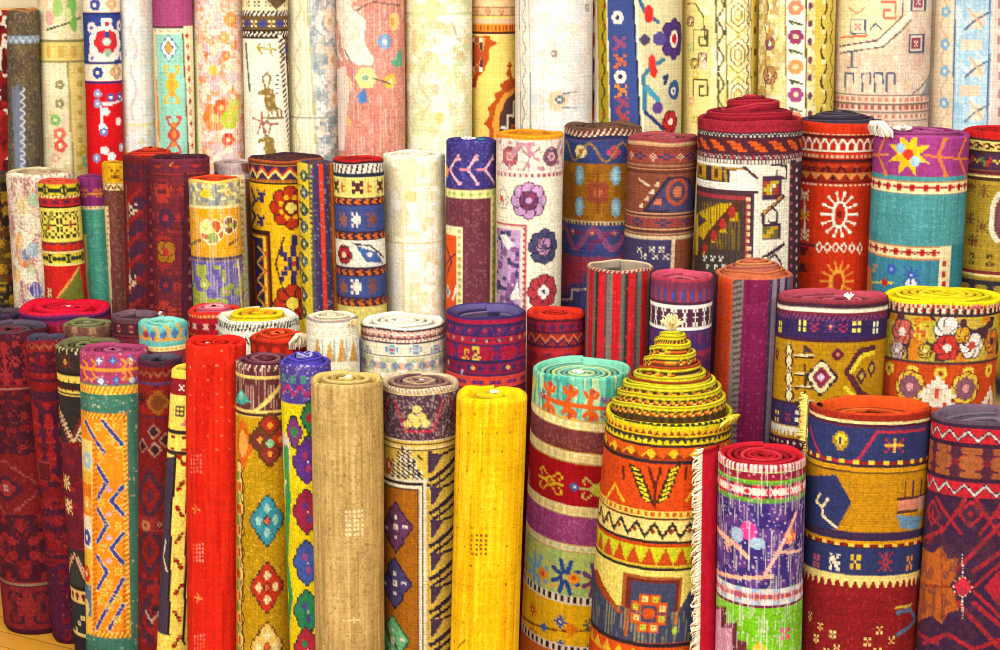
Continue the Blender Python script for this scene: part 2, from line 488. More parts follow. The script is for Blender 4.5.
    def core(r, root, rng, t):
        """the inner turns of the roll as seen from above"""
        T = r.top
        r0 = T.get('hole', .10 * r.R) * r.mpp
        prof = T.get('prof'); rec = T.get('rec', 0) * r.mpp
        cols = [hx(x) for x in T.get('cols', [r.base])]
        if prof:
            ppx = np.array([p[0] for p in prof]) * r.mpp; pph = np.array([p[1] for p in prof]) * r.mpp * 1.04
            o = np.argsort(ppx); ppx, pph = ppx[o], pph[o]; H = lambda rr: np.interp(rr, ppx, pph)
        else: H = lambda rr: -rec * np.clip((r.Rm - rr) / (1.5 * t), 0, 1) + T.get('dome', 0) * r.mpp * (1 - rr / r.Rm)
        tw = T.get('tw', 1.0) * t
        nt = max(.6, (r.Rm - t - r0) / tw)
        ns = 240 if T.get('wallcols') else 72
        n = int(nt * ns) + 1
        ph = np.linspace(0, nt * 2 * math.pi, n)
        rad = r.Rm - t * 1.0 - tw * ph / (2 * math.pi)
        j1 = np.interp(ph, np.linspace(0, ph[-1], int(nt * 9) + 2), rng.random(int(nt * 9) + 2) - .5)
        j2 = np.interp(ph, np.linspace(0, ph[-1], int(nt * 7) + 2), rng.random(int(nt * 7) + 2) - .5)
        hj = T.get('rough', .30) * .7 * tw
        step = T.get('step', False)
        h = H(np.round((rad - r0) / tw) * tw + r0) if step else H(rad)
        if step: h = np.convolve(np.pad(h, ns // 9, mode='edge'), np.ones(2 * (ns // 9) + 1) / (2 * (ns // 9) + 1), 'valid')
        h = h + hj * j1
        rad = rad + j2 * tw * .18
        th = r.seam + ph
        wall = T.get('wall', 0) * r.mpp or max(.05, 1.2 * t)
        wallcols = T.get('wallcols')
        offs = [(0, -wall), (.0, -wall * .6), (0, -wall * .3), (0.02, -.28 * tw), (.16, -.06 * tw), (.42, 0), (.66, -.06 * tw), (.82, -.3 * tw), (.84, -wall)]
        if wallcols: offs = [(0, -wall)] + [(0, -q * r.mpp) for q in (13, 11, 9.4, 9, 7.6, 7.2, 5.6, 5.2, 3.4, 3)] + offs[3:]
        X, Y, Zz, C, U = [], [], [], [], []
        turn = ph / (2 * math.pi)
        base = np.array([cols[int(k) % len(cols)] for k in turn])
        for i, (o, dz) in enumerate(offs):
            rr = rad - o * tw
            X.append(r.ax(r.zt) + rr * np.sin(th) - r.xbase); Y.append(-r.sq * rr * np.cos(th))
            Zz.append(r.zt + h + dz)
            cc = base.copy()
            if wallcols and i < len(offs) - 6:
                row = wallcols[min(len(wallcols) - 1, max(0, (len(offs) - 7 - i) // 2))]
                seg = np.floor(th * rr / (row[0] * r.mpp)).astype(int)
                cc = np.array([hx(row[1 + int(q) % (len(row) - 1)]) for q in seg])
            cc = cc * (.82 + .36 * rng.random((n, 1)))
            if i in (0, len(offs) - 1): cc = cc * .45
            elif o == .02 or o == .82: cc = cc * .36  # shade in the creases between turns, painted into the wool colour
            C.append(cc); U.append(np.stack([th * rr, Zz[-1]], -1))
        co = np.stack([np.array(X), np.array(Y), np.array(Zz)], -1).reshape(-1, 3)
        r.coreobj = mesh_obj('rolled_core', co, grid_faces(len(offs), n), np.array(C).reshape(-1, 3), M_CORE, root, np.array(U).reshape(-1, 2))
        r.coretop = r.zt + float(h[-1]); r.corer = float(rad[-1])

    # ---------- loose trimmings
    def tuft(r, col='w', px=None, size=6, n=16, name='yarn_tuft', up=.7, dx=0, dz=0, dy=0):
        """a knot of yarn standing on the rolled end"""
        S = Strands(); rg = random.Random(r.seed); m = r.mpp * size
        bx, bz = r.ax(r.zt) - r.xbase + dx * r.mpp, r.coretop - .012 + dz * r.mpp
        by = dy * r.mpp
        for k in range(n):
            a = rg.random() * 6.28; q = .25 + .75 * rg.random()
            pts = [(bx + m * q * f * math.cos(a), by + m * q * f * math.sin(a), bz + m * (up * 1.6 * f - .9 * up * f * f * q) + .004) for f in (0, .35, .7, 1)]
            c = hx(col) * (.85 + .2 * rg.random())
            S.add(pts, [m * .16, m * .15, m * .13, m * .06], c)
        return S.build(name, r.coreobj)
    def knot(r, px, py, col, size=8, n=22, name='fringe_knot', spread=(1, .6), drop=1.0, out=1.0):
        """hank of fringe hanging over the front of the rim at a seen point"""
        D = (px - r.xc(py)) / r.Rrow(py); D = max(-.98, min(.98, D)); a = math.asin(D)
        e = r.ell(py); z = row_z(py + e * (1 - math.cos(a)), r.d - r.Rm * r.sq); a += r.th0
        S = Strands(); rg = random.Random(r.seed + 3); m = r.mpp * size
        R1 = r.Rm + .004
        for k in range(n):
            u = rg.uniform(-1, 1) * spread[0]; q = .6 + .4 * rg.random(); o = out * m * (.25 + .5 * rg.random())
            a0 = a + .2 * u * m / r.Rm; a1 = a + u * m / r.Rm
            def P(an, rr, zz): return (r.ax(zz) + rr * math.sin(an) - r.xbase, -r.sq * rr * math.cos(an), zz)
            pts = [P(a0, R1, z + m * .5 * spread[1]), P((a0 * .6 + a1 * .4), R1 + o, z + m * .45 * spread[1]), P(a1, R1 + o * .9, z - m * .2 * drop * q), P(a1 * 1.0, R1 + o * .45, z - m * .8 * drop * q)]
            S.add(pts, [m * .13, m * .12, m * .11, m * .05], hx(col) * (.85 + .25 * rg.random()))
        return S.build(name, r.faceobj)
    def fringe(r, ang, y0, y1, col, length=9, dens=2.0, name='fringe', side=-1, off=0.0, curl=.6):
        """fringe down an upright edge of the outer turn at angle ang"""
        S = Strands(); rg = random.Random(r.seed + 5)
        y = y0
        while y < y1:
            z = row_z(y, r.d - r.Rm * r.sq); ln = length * r.mpp * (.6 + .6 * rg.random()); R1 = r.Rm + .002 + off
            ux, uy = math.cos(ang) * side, math.sin(ang) * side      # tangential
            nx, ny = math.sin(ang), -math.cos(ang)
            b = (r.ax(z) + R1 * math.sin(ang) - r.xbase, -r.sq * R1 * math.cos(ang))
            dr = rg.uniform(-.1, curl) * ln; o = rg.uniform(.1, .45) * ln
            pts = [(b[0], b[1], z), (b[0] + ux * ln * .4 + nx * o, b[1] + uy * ln * .4 + ny * o, z - dr * .2), (b[0] + ux * ln * .8 + nx * o, b[1] + uy * ln * .8 + ny * o, z - dr * .7), (b[0] + ux * ln * (.8 + .2 * rg.random()) + nx * o * .4, b[1] + uy * ln * .95 + ny * o * .4, max(.01, z - dr * 1.3))]
            w = r.mpp * (.8 + .5 * rg.random())
            S.add(pts, [w, w, w * .9, w * .5], hx(col) * (.8 + .3 * rg.random()), 4)
            y += dens * (.5 + rg.random())
        return S.build(name, r.faceobj)

STEP = 0.9
GROUPS = dict(A='rolled rugs in the front row', B='rolled rugs in the second row', C='tall rolled rugs in the third row', D='tall rolled rugs at the back')
# ------------------------------------------------------------------ small ornaments
CROSS = [".a.", "aba", ".a."]
FL = ["..a..", ".aba.", "abcba", ".aba.", "..a.."]
GUL = ['...aa.aa...', '.aa.aaa.aa.', 'a.aa.a.aa.a', 'aa.abbba.aa', '.aabb.bbaa.', 'aa.abbba.aa', 'a.aa.a.aa.a', '.aa.aaa.aa.', '...aa.aa...']
STAR = ["a..a..a", ".a.a.a.", "..aba..", "aabcbaa", "..aba..", ".a.a.a.", "a..a..a"]
XX = ["a.a", ".a.", "a.a"]
ARROW = ["..a...", "...a..", "aaaaaa", "...a..", "..a..."]
SHOOK = ["aaa.", "a.a.", "..a.", ".a..", "a.aa", "aaa."]
HORN = ["aa...aa", "a.a.a.a", "...a...", "a..a..a", ".aaaaa.", "...a...", ".aaaaa.", "a..a..a", "...a...", "a.a.a.a", "aa...aa"]
NN = ["aa..aa", ".aa.a.", "aaaa..", "a.aaaa", ".a.aa.", "aa..aa"]
R_ = Rug

# ================================================================== front row
def p(c):
    c.band(300, 342, '4a2038'); c.tile(342, 386, 24, ['50182c', '3c1c3a', 'b8303a'], 2, .52, 3)
    c.band(388, 390.5, 'b89080')
    c.tile(391, 455, 40, ['4a1c34', '3a1c30'], 2.2, .5, 5)
    for y in (405, 425, 440): c.band(y, y + 1.5, '3a1a2e')
    c.dia(7, 487, 36, 28, 'b05458', 2.5); c.dia(7, 487, 33, 25, '84202c', 2.5); c.dia(7, 487, 17, 13, '40203c', 2.5); c.dia(7, 487, 9, 7, 'a8303a', 2.5); c.spr(7, 487, ["aaa", "aba", "aaa"], 2, a='c8a090', b='50202c')
    c.rep(362, 22, GUL, 1.7, 3.4, a='2c1830', b='b83c38'); c.rep(416, 26, GUL, 2.0, 2.2, a='301830', b='9c2c30'); c.rep(448, 30, GUL, 2.2, 1.8, phase=10, a='301830', b='a83034'); c.rep(545, 30, GUL, 2.4, 3.4, a='2c1830', b='a83034')
    c.tile(515, 582, 42, ['421c3a', '381a30', 'b02c34'], 2.4, .55, 9)
    c.band(584, 586, 'a89070'); c.band(586, 645, '3c2038'); c.tile(588, 630, 30, ['8c2430', '9c2c34'], 2.6, .5, 12)
    for x in (2, 25): c.spr(x, 606, ["aaa.aaa", "a.a.a.a", "aaaaaaa", "..a.a..", "aaaaaaa", "a.a.a.a", "aaa.aaa"], 2.6, a='a83038')
    c.band(640, 700, '6c1c24'); c.speck('c86858', .02); c.tint('6e2018', .30); c.gain(.80)
R_('rolled_rug', 'dark red carpet roll with navy medallions, far left end of the front row', 13, 334, 74, 650, 0, 'A', 16, p, '8e2026', dict(rim='54465a', cols=['4c3c48', '5a4a58', '74303a'], t=7, hole=8, rec=2))

def p(c):
    c.band(330, 342, '4a2850'); c.zig(344, 350, 9, 'b86a50', 1.2)
    c.tile(352, 370, 30, ['4a1c38', 'c4282c'], 2.2, .5, 2); c.band(371, 373, '3c1c40'); c.diac(376, 8, 2.5, 2.5, 'c83030')
    c.band(380, 382, '401c3c'); c.rep(361, 26, GUL, 1.8, 1.7, a='34183c', b='d04038'); c.rep(430, 30, GUL, 2.2, 3.0, a='34183c', b='b83034'); c.rep(530, 30, GUL, 2.2, 3.0, phase=8, a='34183c', b='b83034')
    c.band(391, 402, '402044'); c.rect(52, 392, 62, 400, '34204c')
    c.tile(403, 480, 46, ['4a2044', '3a1c3c', 'c02830'], 2.4, .5, 4)
    for y in (462, 500): c.rect(38, y, 52, y + 22, 'a8404a'); c.rect(40, y + 2, 50, y + 20, '6c2030')
    c.tile(482, 560, 44, ['44204c', '38203c', 'a8242c'], 2.6, .5, 8)
    for y in (556, 590, 615): c.band(y, y + 3, '3c1c3c')
    c.tile(562, 650, 36, ['40204a', '52204a'], 2.4, .5, 14); c.speck('e08070', .015); c.tint('6e2018', .30); c.gain(.80)
R_('rolled_rug', 'narrow crimson and navy carpet roll, second from the left in the front row', 47, 341, 42, 650, 0, 'A', 15, p, '9a1a24', dict(rim='4a4258', cols=['4a4258', '5c4450'], t=5, hole=4, rec=2))

def p(c):
    c.band(340, 350, '5c5a34'); c.dots = None
    c.slash(347, 352, 6, 'd8c080', 1.4, 3)
    for x in (66, 90, 112): c.spr(x, 361, STAR, 1.7, a='8c1c28', b='e8d060', c='8c1c28')
    c.diac(354, 11, 1.6, 1.6, 'e8d8a0')
    c.band(374, 377, '261c20'); c.band(377, 394, 'f0d460'); c.teeth(381, 392, 8, '5a1820'); c.teeth(394, 384, 8, '30302c', 4); c.band(394, 395.5, '2c2020'); c.band(396, 397.5, 'f0d060')
    c.band(400, 440, '34302e')
    # chevron trees
    for dx, cc in ((0, 'e8c898'), (-4, '8c2430')):
        c.line([(60 + dx, 405), (75 + dx, 442), (88 + dx, 412), (100 + dx, 442)], cc, 2)
    for k in range(8):
        c.line([(62 + k * 1.8, 410 + k * 4), (58 + k * 1.8, 412 + k * 4)], 'e8c898', 1.2); c.line([(86 - k * 1.4, 414 + k * 4), (90 - k * 1.4, 417 + k * 4)], 'e8c898', 1.2)
    c.band(446, 552, '84202a'); c.poly([(57, 440), (75, 446), (90, 440)], '84202a')
    c.tile(448, 552, 38, ['9c2630', '6c2030'], 2.4, .5, 6)
    c.spr(67, 480, STAR, 2.2, a='f0d88c', b='f6e8b0', c='8c2430'); c.spr(69, 504, STAR, 2.2, a='f0d88c', b='f6e8b0', c='8c2430')
    c.line([(66, 572), (75, 552), (85, 578)], 'e0a080', 2); c.poly([(66, 584), (75, 560), (86, 586)], '3a4038')
    for k in range(6): c.line([(67 + k * 1.4, 572 - k * 3), (65 + k * 1.4, 568 - k * 3)], 'e0b090', 1.2); c.line([(84 - k * 1.4, 575 - k * 3), (86 - k * 1.4, 571 - k * 3)], 'e0b090', 1.2)
    c.band(590, 593, '2c2020'); c.band(593, 606, 'e8c878'); c.diac(599, 9, 3.4, 4.5, '7c1c24'); c.band(606, 608, '2c2020')
    c.band(608, 634, '30343c'); c.spr(67, 622, XX, 2, a='d898a0')
    for k in range(4): c.spr(74 + k * 3, 632 - k * 5, ["aaa", "aba", "aaa"], 1.6, a='f0d890', b='30343c')
    c.band(636, 639, 'e8d088'); c.band(639, 700, '302830')
R_('rolled_rug', 'dark front-row carpet roll with olive spiral end and pale yellow toothed band', 89, 350, 66, 655, -6, 'A', 14, p, '3a302c', dict(rim='6a6848', cols=['77764e', '56542f', '86845c'], t=6, hole=8, rec=1, rough=.5))

def p(c):
    c.band(340, 385, 'a8406c')
    for x, y, b in ((99, 361, 'w'), (113, 361, 'b'), (101, 381, 'w'), (116, 381, 'b'), (130, 361, 'w'), (132, 381, 'w')):
        c.spr(x, y, ["..a..", ".aba.", "abcba", ".aba.", "..a.."], 2, a='5878c0' if b == 'w' else '3c50a8', b='fbf7ea' if b == 'w' else '6c90d0', c='9cc0e4')
    c.band(369, 372, 'f09a30')
    for x in (84, 92, 122, 128): c.line([(x, 360), (x + 4, 364), (x, 370)], 'f09028', 2.4); c.line([(x, 380), (x + 4, 377), (x, 371)], 'f09028', 2.4)
    c.band(386, 395, 'f6d04c'); c.slash(387, 394, 5, 'e07818', 2, 4)
    c.band(395, 414, '3e7868'); c.speck('86b0a0', .12, 398, 410)
    # rope-bordered orange field
    c.rect(70, 414, 129, 640, 'f0c848'); c.rect(60, 420, 124, 632, 'f0901c')
    c.vslash(126.5, 5, 420, 634, 5, 'c86010', 2); c.slash(414, 419, 5, 'c86010', 2, 4); c.slash(632, 638, 5, 'c86010', 2, 4)
    c.rect(129.5, 412, 150, 650, '4a7c6c'); c.rect(60, 638, 150, 720, '3f7868')
    N_ = '34489c'
    for pts in ([(86, 420), (104, 452)], [(103, 421), (122, 445)], [(98, 466), (107, 482), (98, 498)], [(98, 508), (107, 525), (98, 541)], [(98, 556), (107, 572), (98, 588)],
                [(123, 487), (111, 501), (123, 515)], [(123, 534), (111, 549), (123, 564)], [(97, 628), (123, 580)], [(109, 629), (123, 606)]):
        c.line(pts, 'f6d090', 5.5); c.line(pts, N_, 3.8)
    for x, y in ((98, 427), (110, 440), (116, 425), (118, 450), (100, 455), (101, 502), (118, 526), (101, 547), (118, 572), (109, 583), (118, 598), (109, 606), (104, 592), (117, 620), (101, 600)):
        c.spr(x, y, STAR, 1.15, a='f8e060', b='7a4a18', c='f8e060')
    for y in (490, 514, 538, 561): c.spr(109, y, [".a.", "aaa", ".a."], 2.2, a='c8b0d0')
    # flower strip beyond the left rope
    c.poly([(70, 440), (93, 440), (94, 632), (70, 632)], 'f0c048'); c.vslash(95, 5, 440, 632, 5, 'c86010', 2)
    for y, g, f in ((459, 'f0d880', 'a8c8e0'), (503, 'f08018', 'f8b040'), (536, 'f4e8d0', '4a50b0'), (572, 'e8b838', 'd82c18'), (605, '5878a8', 'f0d070')):
        c.rect(70, y - 16, 92, y + 16, g); c.flower(87, y, 9, 6, f, 'f8e8a0')
    c.speck('f8e8b0', .03)
R_('rolled_rug', 'magenta, teal and orange rug roll with a rope-bordered orange field of blue chevrons', 115, 354, 70, 660, -16, 'A', 13, p, '4a7c6c', dict(rim='a04068', cols=['a8446c', '8a3058', 'b05a80'], t=7, hole=6, rec=1), flat=True, sq=.8)

def p(c):
    c.band(355, 368, '3c2c48'); c.zig(372, 377, 8, 'b87050', 1.3)
    c.band(383, 385, '50508c'); c.tile(386, 415, 40, ['4a1c30', 'b02820'], 2.4, .5, 4)
    c.dia(158, 403, 12, 12, 'b8742c', 2.2); c.dia(158, 403, 7, 7, '8a5020', 2.2)
    c.band(417, 419, '34305c')
    for x, y in ((154, 432), (155, 450), (143, 445), (166, 441)): c.dia(x, y, 7.5, 8, 'd8b098'); c.dia(x, y, 5.6, 6, '2a2030')
    for y in (495, 550, 620):
        c.dia(150, y, 17, 26, '463048', 2.5); c.dia(150, y, 10, 16, 'a02228', 2.5); c.dia(150, y, 4, 7, '523040', 2)
    c.band(518, 532, 'b83838'); c.flower(146, 525, 6, 6, 'e09060', '8c1c20'); c.spr(160, 525, STAR, 1.6, a='4a2840', b='e0a080', c='4a2840')
    for y in range(465, 560, 8): c.line([(160, y), (174, y - 8), (190, y)], '4a2838', 2.2)
    c.tile(575, 645, 26, ['46304a', 'b83030'], 2.4, .56, 7); c.line([(146, 610), (152, 622), (160, 612)], 'f0d8c0', 2); c.tint('6e2018', .30); c.gain(.80)
R_('rolled_rug', 'deep red carpet roll with dark stepped diamonds, right beside the magenta and teal roll', 161, 362, 45, 660, -20, 'A', 12, p, '8e2024', dict(rim='4c4456', cols=['4c4456', '38303e'], t=6, hole=10, rec=3))

def p(c):
    c.band(350, 380, 'f2d84c'); c.band(380, 396, '8c1c28'); c.spr(182, 388, XX, 2.2, a='fbf7ea'); c.spr(206, 388, XX, 2.2, a='fbf7ea')
    for x in (180, 204): c.spr(x, 411, ["aaaaa", "a.a.a", "aaaaa", "a.a.a", "aaaaa"], 2.2, a='30282c')
    c.poly([(181, 425), (187, 418), (196, 430)], 'e06878'); c.band(431, 435, '34282c'); c.tile(436, 452, 14, ['8c1c20'], 2.2, .45, 3)
    c.band(452, 456, '34282c')
    P0 = [(150, 456), (176, 456), (171, 520), (169, 635), (140, 635)]
    c.poly(P0, '423a50'); c.line([(176, 456), (171, 520), (169, 640)], '2a2022', 3); c.line([(188, 450), (187, 520), (184, 645)], '2a2022', 3)
    c.line([(166, 540), (164, 556), (167, 570)], 'e8d8c8', 2.5)
    for k in range(8):
        y = 460 + k * 26; x = 181 - k * .6
        c.spr(x, y, ["aa..", "aaa.", ".ab.", "..ba", "..aaa", "...aa"], 2.0, a='9c2418', b='503018', flip=bool(k % 2))
    c.rect(140, 636, 170, 660, 'f2d860')
R_('rolled_rug', 'slim yellow-bordered rug roll with a charcoal field, mostly hidden behind the plain red roll', 192, 372, 40, 660, -34, 'A', 11, p, 'f2dc64', dict(rim='f0d448', cols=['d8b83c', '8a7030'], t=6, hole=8, rec=2))

def p(c):
    for y in range(352, 455, 14):
        for x in range(190, 250, 13): c.spr(x + (y % 28) / 3, y, ["a"], 1.8, a='e88058')
    for x, y in ((196, 462), (198, 551), (199, 642)):
        for i in range(4):
            for j in range(5): c.spr(x - 4 + i * 3, y - 7 + j * 4, ["a"], 1.9, 2.2, a='f09080')
    for x, y in ((196, 508), (198, 597)): c.spr(x, y, ARROW, 2, a='f08848')
    c.blot('b81008', 4, .6, amt=.5, sy=60); c.blot('e83018', 3, .62, amt=.5, sy=40)
def x(r): r.tuft('w', size=3, n=6, name='cream_yarn_end', dx=-8, dy=-5)
R_('rolled_rug', 'plain bright red flatweave roll with a few small pale dot squares, front row', 217, 347, 63, 660, -15, 'A', 10, p, 'd02412', dict(rim='d81c10', cols=['d42012', 'c01810', 'e03018'], t=8, hole=5, rec=1), True, extra=x)

def p(c):
    c.band(355, 418, '5c2834'); c.warp('d8b8a8', 3, .5, .6, 355, 416)
    c.band(376, 380, 'f0d478'); c.slash(363, 371, 7, 'e8d0b8', 1.6, 4)
    c.poly([(236, 402), (242, 388), (250, 402)], '3ca8a0'); c.rect(240, 400, 244, 406, '3ca8a0'); c.ell(241, 395, 4, 4, '80d0c0')
    c.line([(234, 411), (254, 413), (283, 384)], 'f0d478', 4)
    c.band(411, 414, 'f0d478'); c.band(414, 417, '40202c'); c.band(417, 419, 'e0c060')
    c.speck('e8cc40', .1, 420)
    c.dia(243, 443, 12, 24, 'd8641c', 2.4); c.dia(243, 443, 6, 13, 'f0a850', 2.4)
    for dx, dy, cc in ((0, -14, 'a82824'), (-10, 0, '6a2c30'), (10, 0, 'b83028'), (0, 14, '8c2c30')):
        c.dia(270 + dx, 440 + dy, 12, 13, '5a3420', 2.4); c.dia(270 + dx, 440 + dy, 8, 9, cc, 2.4); c.dia(270 + dx, 440 + dy, 3, 4, 'f0a030', 0)
    c.dia(270, 444, 5, 5, '8cd0a0', 0)
    for y, o, mm, i in ((521, '2c4a50', '2c98b4', '9cd8d8'), (588, '5c2820', 'c83020', 'f4e0b0'), (648, '5c4420', 'e8c868', 'f4e8b0')):
        c.rosette(267, y, 17, 24, o, mm, i, 'e86848')
    # wavy guard stripe by the left edge
    c.vvine(240, 1.5, 470, 660, 70, '5a3418', 13); c.vvine(240, 1.5, 470, 660, 70, 'e8d070', 9.5); c.vdash(239, 6, 475, 660, 22, .45, '70a040'); c.vdash(240, 5, 486, 660, 22, .4, 'd84820'); c.vvine(243, 3, 470, 660, 22, '5a3418', 1.5)
    c.grid(3.0, .22, '6a4c08', .3)
R_('rolled_rug', 'mustard rug roll with blue and red roses down its face under a maroon zigzag top', 267, 366, 62, 660, -14, 'A', 9, p, 'bc9410', dict(rim='70384a', cols=['6c3444', '84505c', '582430'], t=6, hole=4, rec=-2, rough=.7))

def p(c):
    c.band(355, 405, '4c3c9c'); c.speck('dcd4f0', .14, 356, 384); c.tile(376, 384, 12, ['c83858', '3c8c70'], 2, .5, 3); c.zig(386, 397, 14, 'c8285c', 2.4); c.speck('b8b0e8', .12, 386, 404)
    for x, y, a, b in ((310, 418, '1c7c50', 'b01c3c'), (294, 432, '7c3484', '2c8c50'), (309, 452, '6c3088', 'd0303c'), (326, 436, '2c5cac', 'c82c50')):
        c.dia(x, y, 10, 17, '1c3c30', 2.2); c.dia(x, y, 8, 14, a, 2.2); c.ell(x, y, 4, 5, b)
    c.poly([(279, 425), (290, 440), (291, 470), (284, 470), (279, 455)], 'd8d0c8')
    c.line([(286, 450), (288, 500), (287, 560), (290, 590)], '30a458', 11); c.line([(286, 480), (284, 500)], 'e8e0e0', 4); c.line([(291, 595), (286, 630), (288, 660)], '28a050', 9)
    for y, a, b in ((462, '5a2c90', 'b0306c'), (512, '9c1c4c', '5a3890'), (563, '3c58b0', '9c4c9c'), (612, '1c8460', '3c4c90'), (650, 'b02444', '1c8460')):
        for dx, dy in ((0, -10), (0, 10), (-5, 0), (5, 0)): c.dia(307 + dx, y + dy, 11, 13, '2c2c3c', 2.2)
        for dx, dy in ((0, -10), (0, 10), (-5, 0), (5, 0)): c.dia(307 + dx, y + dy, 9.5, 11, a, 2.2)
        c.ell(305, y - 6, 3, 4, b); c.ell(309, y + 7, 3, 4, b); c.spr(308, y, ["a"], 2, a='f0e8f0')
    c.grid(3.0, .22, '60500c', .3)
R_('rolled_rug', 'purple-topped bright yellow rug roll with jewel-coloured flowers, beside the plain beige roll', 306, 366, 52, 660, -2, 'A', 8, p, 'ecd814', dict(rim='5444b4', cols=['5848c0', '4438a0', 'a8a0dc'], t=5, hole=3, rec=-4, rough=1.1, dome=4))

def p(c):
    c.blot('8a6e3c', 3, .62, amt=.35, sy=90); c.blot('d8bc84', 3, .64, amt=.4, sy=70); c.blot('9c8048', 3, .6, amt=.4, sy=20)
    for i in range(5):
        for j in range(6): c.spr(346 + i * 4.2, 512 + j * 4.6, ["a"], 2.4, 2.6, a='f0dcb0')
    c.spr(354, 621, [".....a.....", "a.aaaaaaa.a", ".....a....."], 2, a='ecd8a8'); c.speck('6c5428', .05, amt=.5)
def x(r): r.tuft('fbf7ea', size=5, n=14, name='cream_yarn_tuft')
R_('rolled_rug', 'plain beige flatweave roll with spiral end and one faint dot square', 348, 387, 74, 660, -5, 'A', 0, p, 'bba264', dict(rim='ceb064', cols=['d8bc70', 'b89850', 'e0c880'], t=8, hole=5, rec=-1, rough=.5, tw=1.05), True, extra=x)

def p(c):
    c.band(370, 394, 'b09478'); c.slash(384, 389, 4, '4a3438', 1.6, 3); c.slash(391, 396, 4, 'f0e0c0', 1.6, -3)
    c.band(396, 441, '54384a')
    for s_ in c.cols(60): c.sline([(s_ - 26, 402), (s_ - 14, 432), (s_ + 14, 432), (s_ + 26, 402)], 'b82c40', 3.2)
    for dx, dy in ((0, -9), (-6, 0), (6, 0), (-11, 8), (0, 8), (11, 8)): c.dia(417 + dx * .8, 417 + dy * .85, 4, 4.6, 'f0dc78', 1.2)
    c.speck('d8c8c0', .22, 396, 440, 1.5)
    c.band(441, 443, 'f0e4c0'); c.band(444, 446, '3c2830'); c.band(447, 450, 'ecd890'); c.band(450, 452, '3c2830')
    # hatched star under the band
    for k in range(7):
        c.line([(388 + k * 5, 486 - k * 5), (392 + k * 5, 490 - k * 5)], '302430', 2.2); c.line([(400 + k * 4, 456 + k * 5), (406 + k * 4, 456 + k * 5)], '302430', 2.6)
        c.line([(401 + k * 4, 458.5 + k * 5), (405 + k * 4, 458.5 + k * 5)], 'f4ecd8', 1.6)
    for k in range(9):
        y = 447 + k * 4; w_ = 4 + k * 2.1
        for q in range(-int(w_ / 5), int(w_ / 5) + 1):
            c.line([(404 + q * 5 - 1.6, y), (404 + q * 5 + 1.6, y + 3)], '302430', 2); c.line([(406.5 + q * 5 - 1, y + .5), (406.5 + q * 5 + 1, y + 2.6)], 'f4ecd8', 1.4)
    c.dia(389, 465, 5, 8, 'c84838', 1.4); c.dia(389, 465, 2.6, 4, 'f4e8d0')
    # right-hand border of black bars
    c.rect(428, 452, 432, 474, '40304a')
    for y in range(452, 660, 33):
        c.poly([(430, y + 2), (444, y + 2), (432, y + 22)], '4a3858'); c.line([(431, y + 28), (456, y + 6)], '32263c', 5); c.line([(434, y + 34), (456, y + 16)], '32263c', 3.4); c.line([(432, y + 25), (450, y + 8)], 'e0c460', 1.6); c.line([(444, y + 2), (456, y - 4)], '32263c', 3); c.line([(440, y + 26), (440, y + 34)], '32263c', 2.4)
    # framed brown field with roses
    for px0, y0, cc in ((427, 480, 'f4ead0'), (424.5, 483, '2c2024'), (422.5, 486, 'f4ead0'), (420, 489, '2c2024'), (418, 491, 'a8680c')): c.rect(330, y0, px0, 720, cc)
    for x, y, o, mm in ((396, 527, '3c2438', '6a3c68'), (395, 583, '2c2440', '4a447c'), (393, 640, '2c5c40', '74c890')):
        for dx, dy in ((0, -14), (0, 14), (-9, 0), (9, 0)): c.dia(x + dx * .8, y + dy * .9, 11, 13, o, 1.6)
        for dx, dy in ((0, -14), (0, 14), (-9, 0), (9, 0)): c.dia(x + dx * .8, y + dy * .9, 8.5, 10, mm, 1.6)
        for dx, dy in ((0, -10), (0, 10), (-9, 0), (9, 0)): c.spr(x + dx, y + dy, ["aa", "aa"] if dy else ["aaa", "a.a"], 1.7, a='f8f0ec')
        c.spr(x, y, ["aaa", "aba", "aaa"], 2, a='f8f0ec', b='d83038')
    c.grid(2.8, .3, '30202a', .34)
def x(r): r.knot(474, 372, '8890a8', 5, 12, name='grey_fringe_knot', out=.3); r.tuft('w', size=4, n=9, name='cream_yarn_tuft')
R_('rolled_rug', 'brown, black and yellow lattice rug roll standing between plain beige and golden rolls', 421, 390, 80, 660, -4, 'A', 7, p, 'dcc050', dict(rim='c4ac88', cols=['9c7868', '6c4c50', 'b89878'], t=6.5, hole=8, rec=-1, rough=.6), extra=x)

def p(c):
    c.blot('d8a400', 4, .6, amt=.6, sy=80); c.blot('fcd828', 3, .62, amt=.5, sy=50)
    for j, y in enumerate(range(414, 660, 19)):
        for x in range(462 - (j % 2) * 6, 530, 14):
            if (x * 7 + y * 3) % 5 != 2 or y < 490: c.spr(x - (y - 400) * .03, y, ["a"], 1.5, 1.8, a='7c5408')
    for i in range(4):
        for j in range(5): c.spr(472 + i * 4.8, 536 + j * 4.6, ["a"], 2.3, 2.3, a='7c4a10')
    c.line([(458, 648), (466, 640)], '8c6410', 1.5)
def x(r): r.tuft('fbf7ea', size=6, n=22, name='white_yarn_tuft', up=.5)
R_('rolled_rug', 'plain golden yellow flatweave roll with white tuft on top and one brown dot square', 494, 402, 75, 660, -9, 'A', 1, p, 'eebc04', dict(rim='f0c40c', cols=['f0c814', 'e8bc0c'], t=14, hole=7, rec=-1, rough=.15, tw=1.1), True, extra=x)

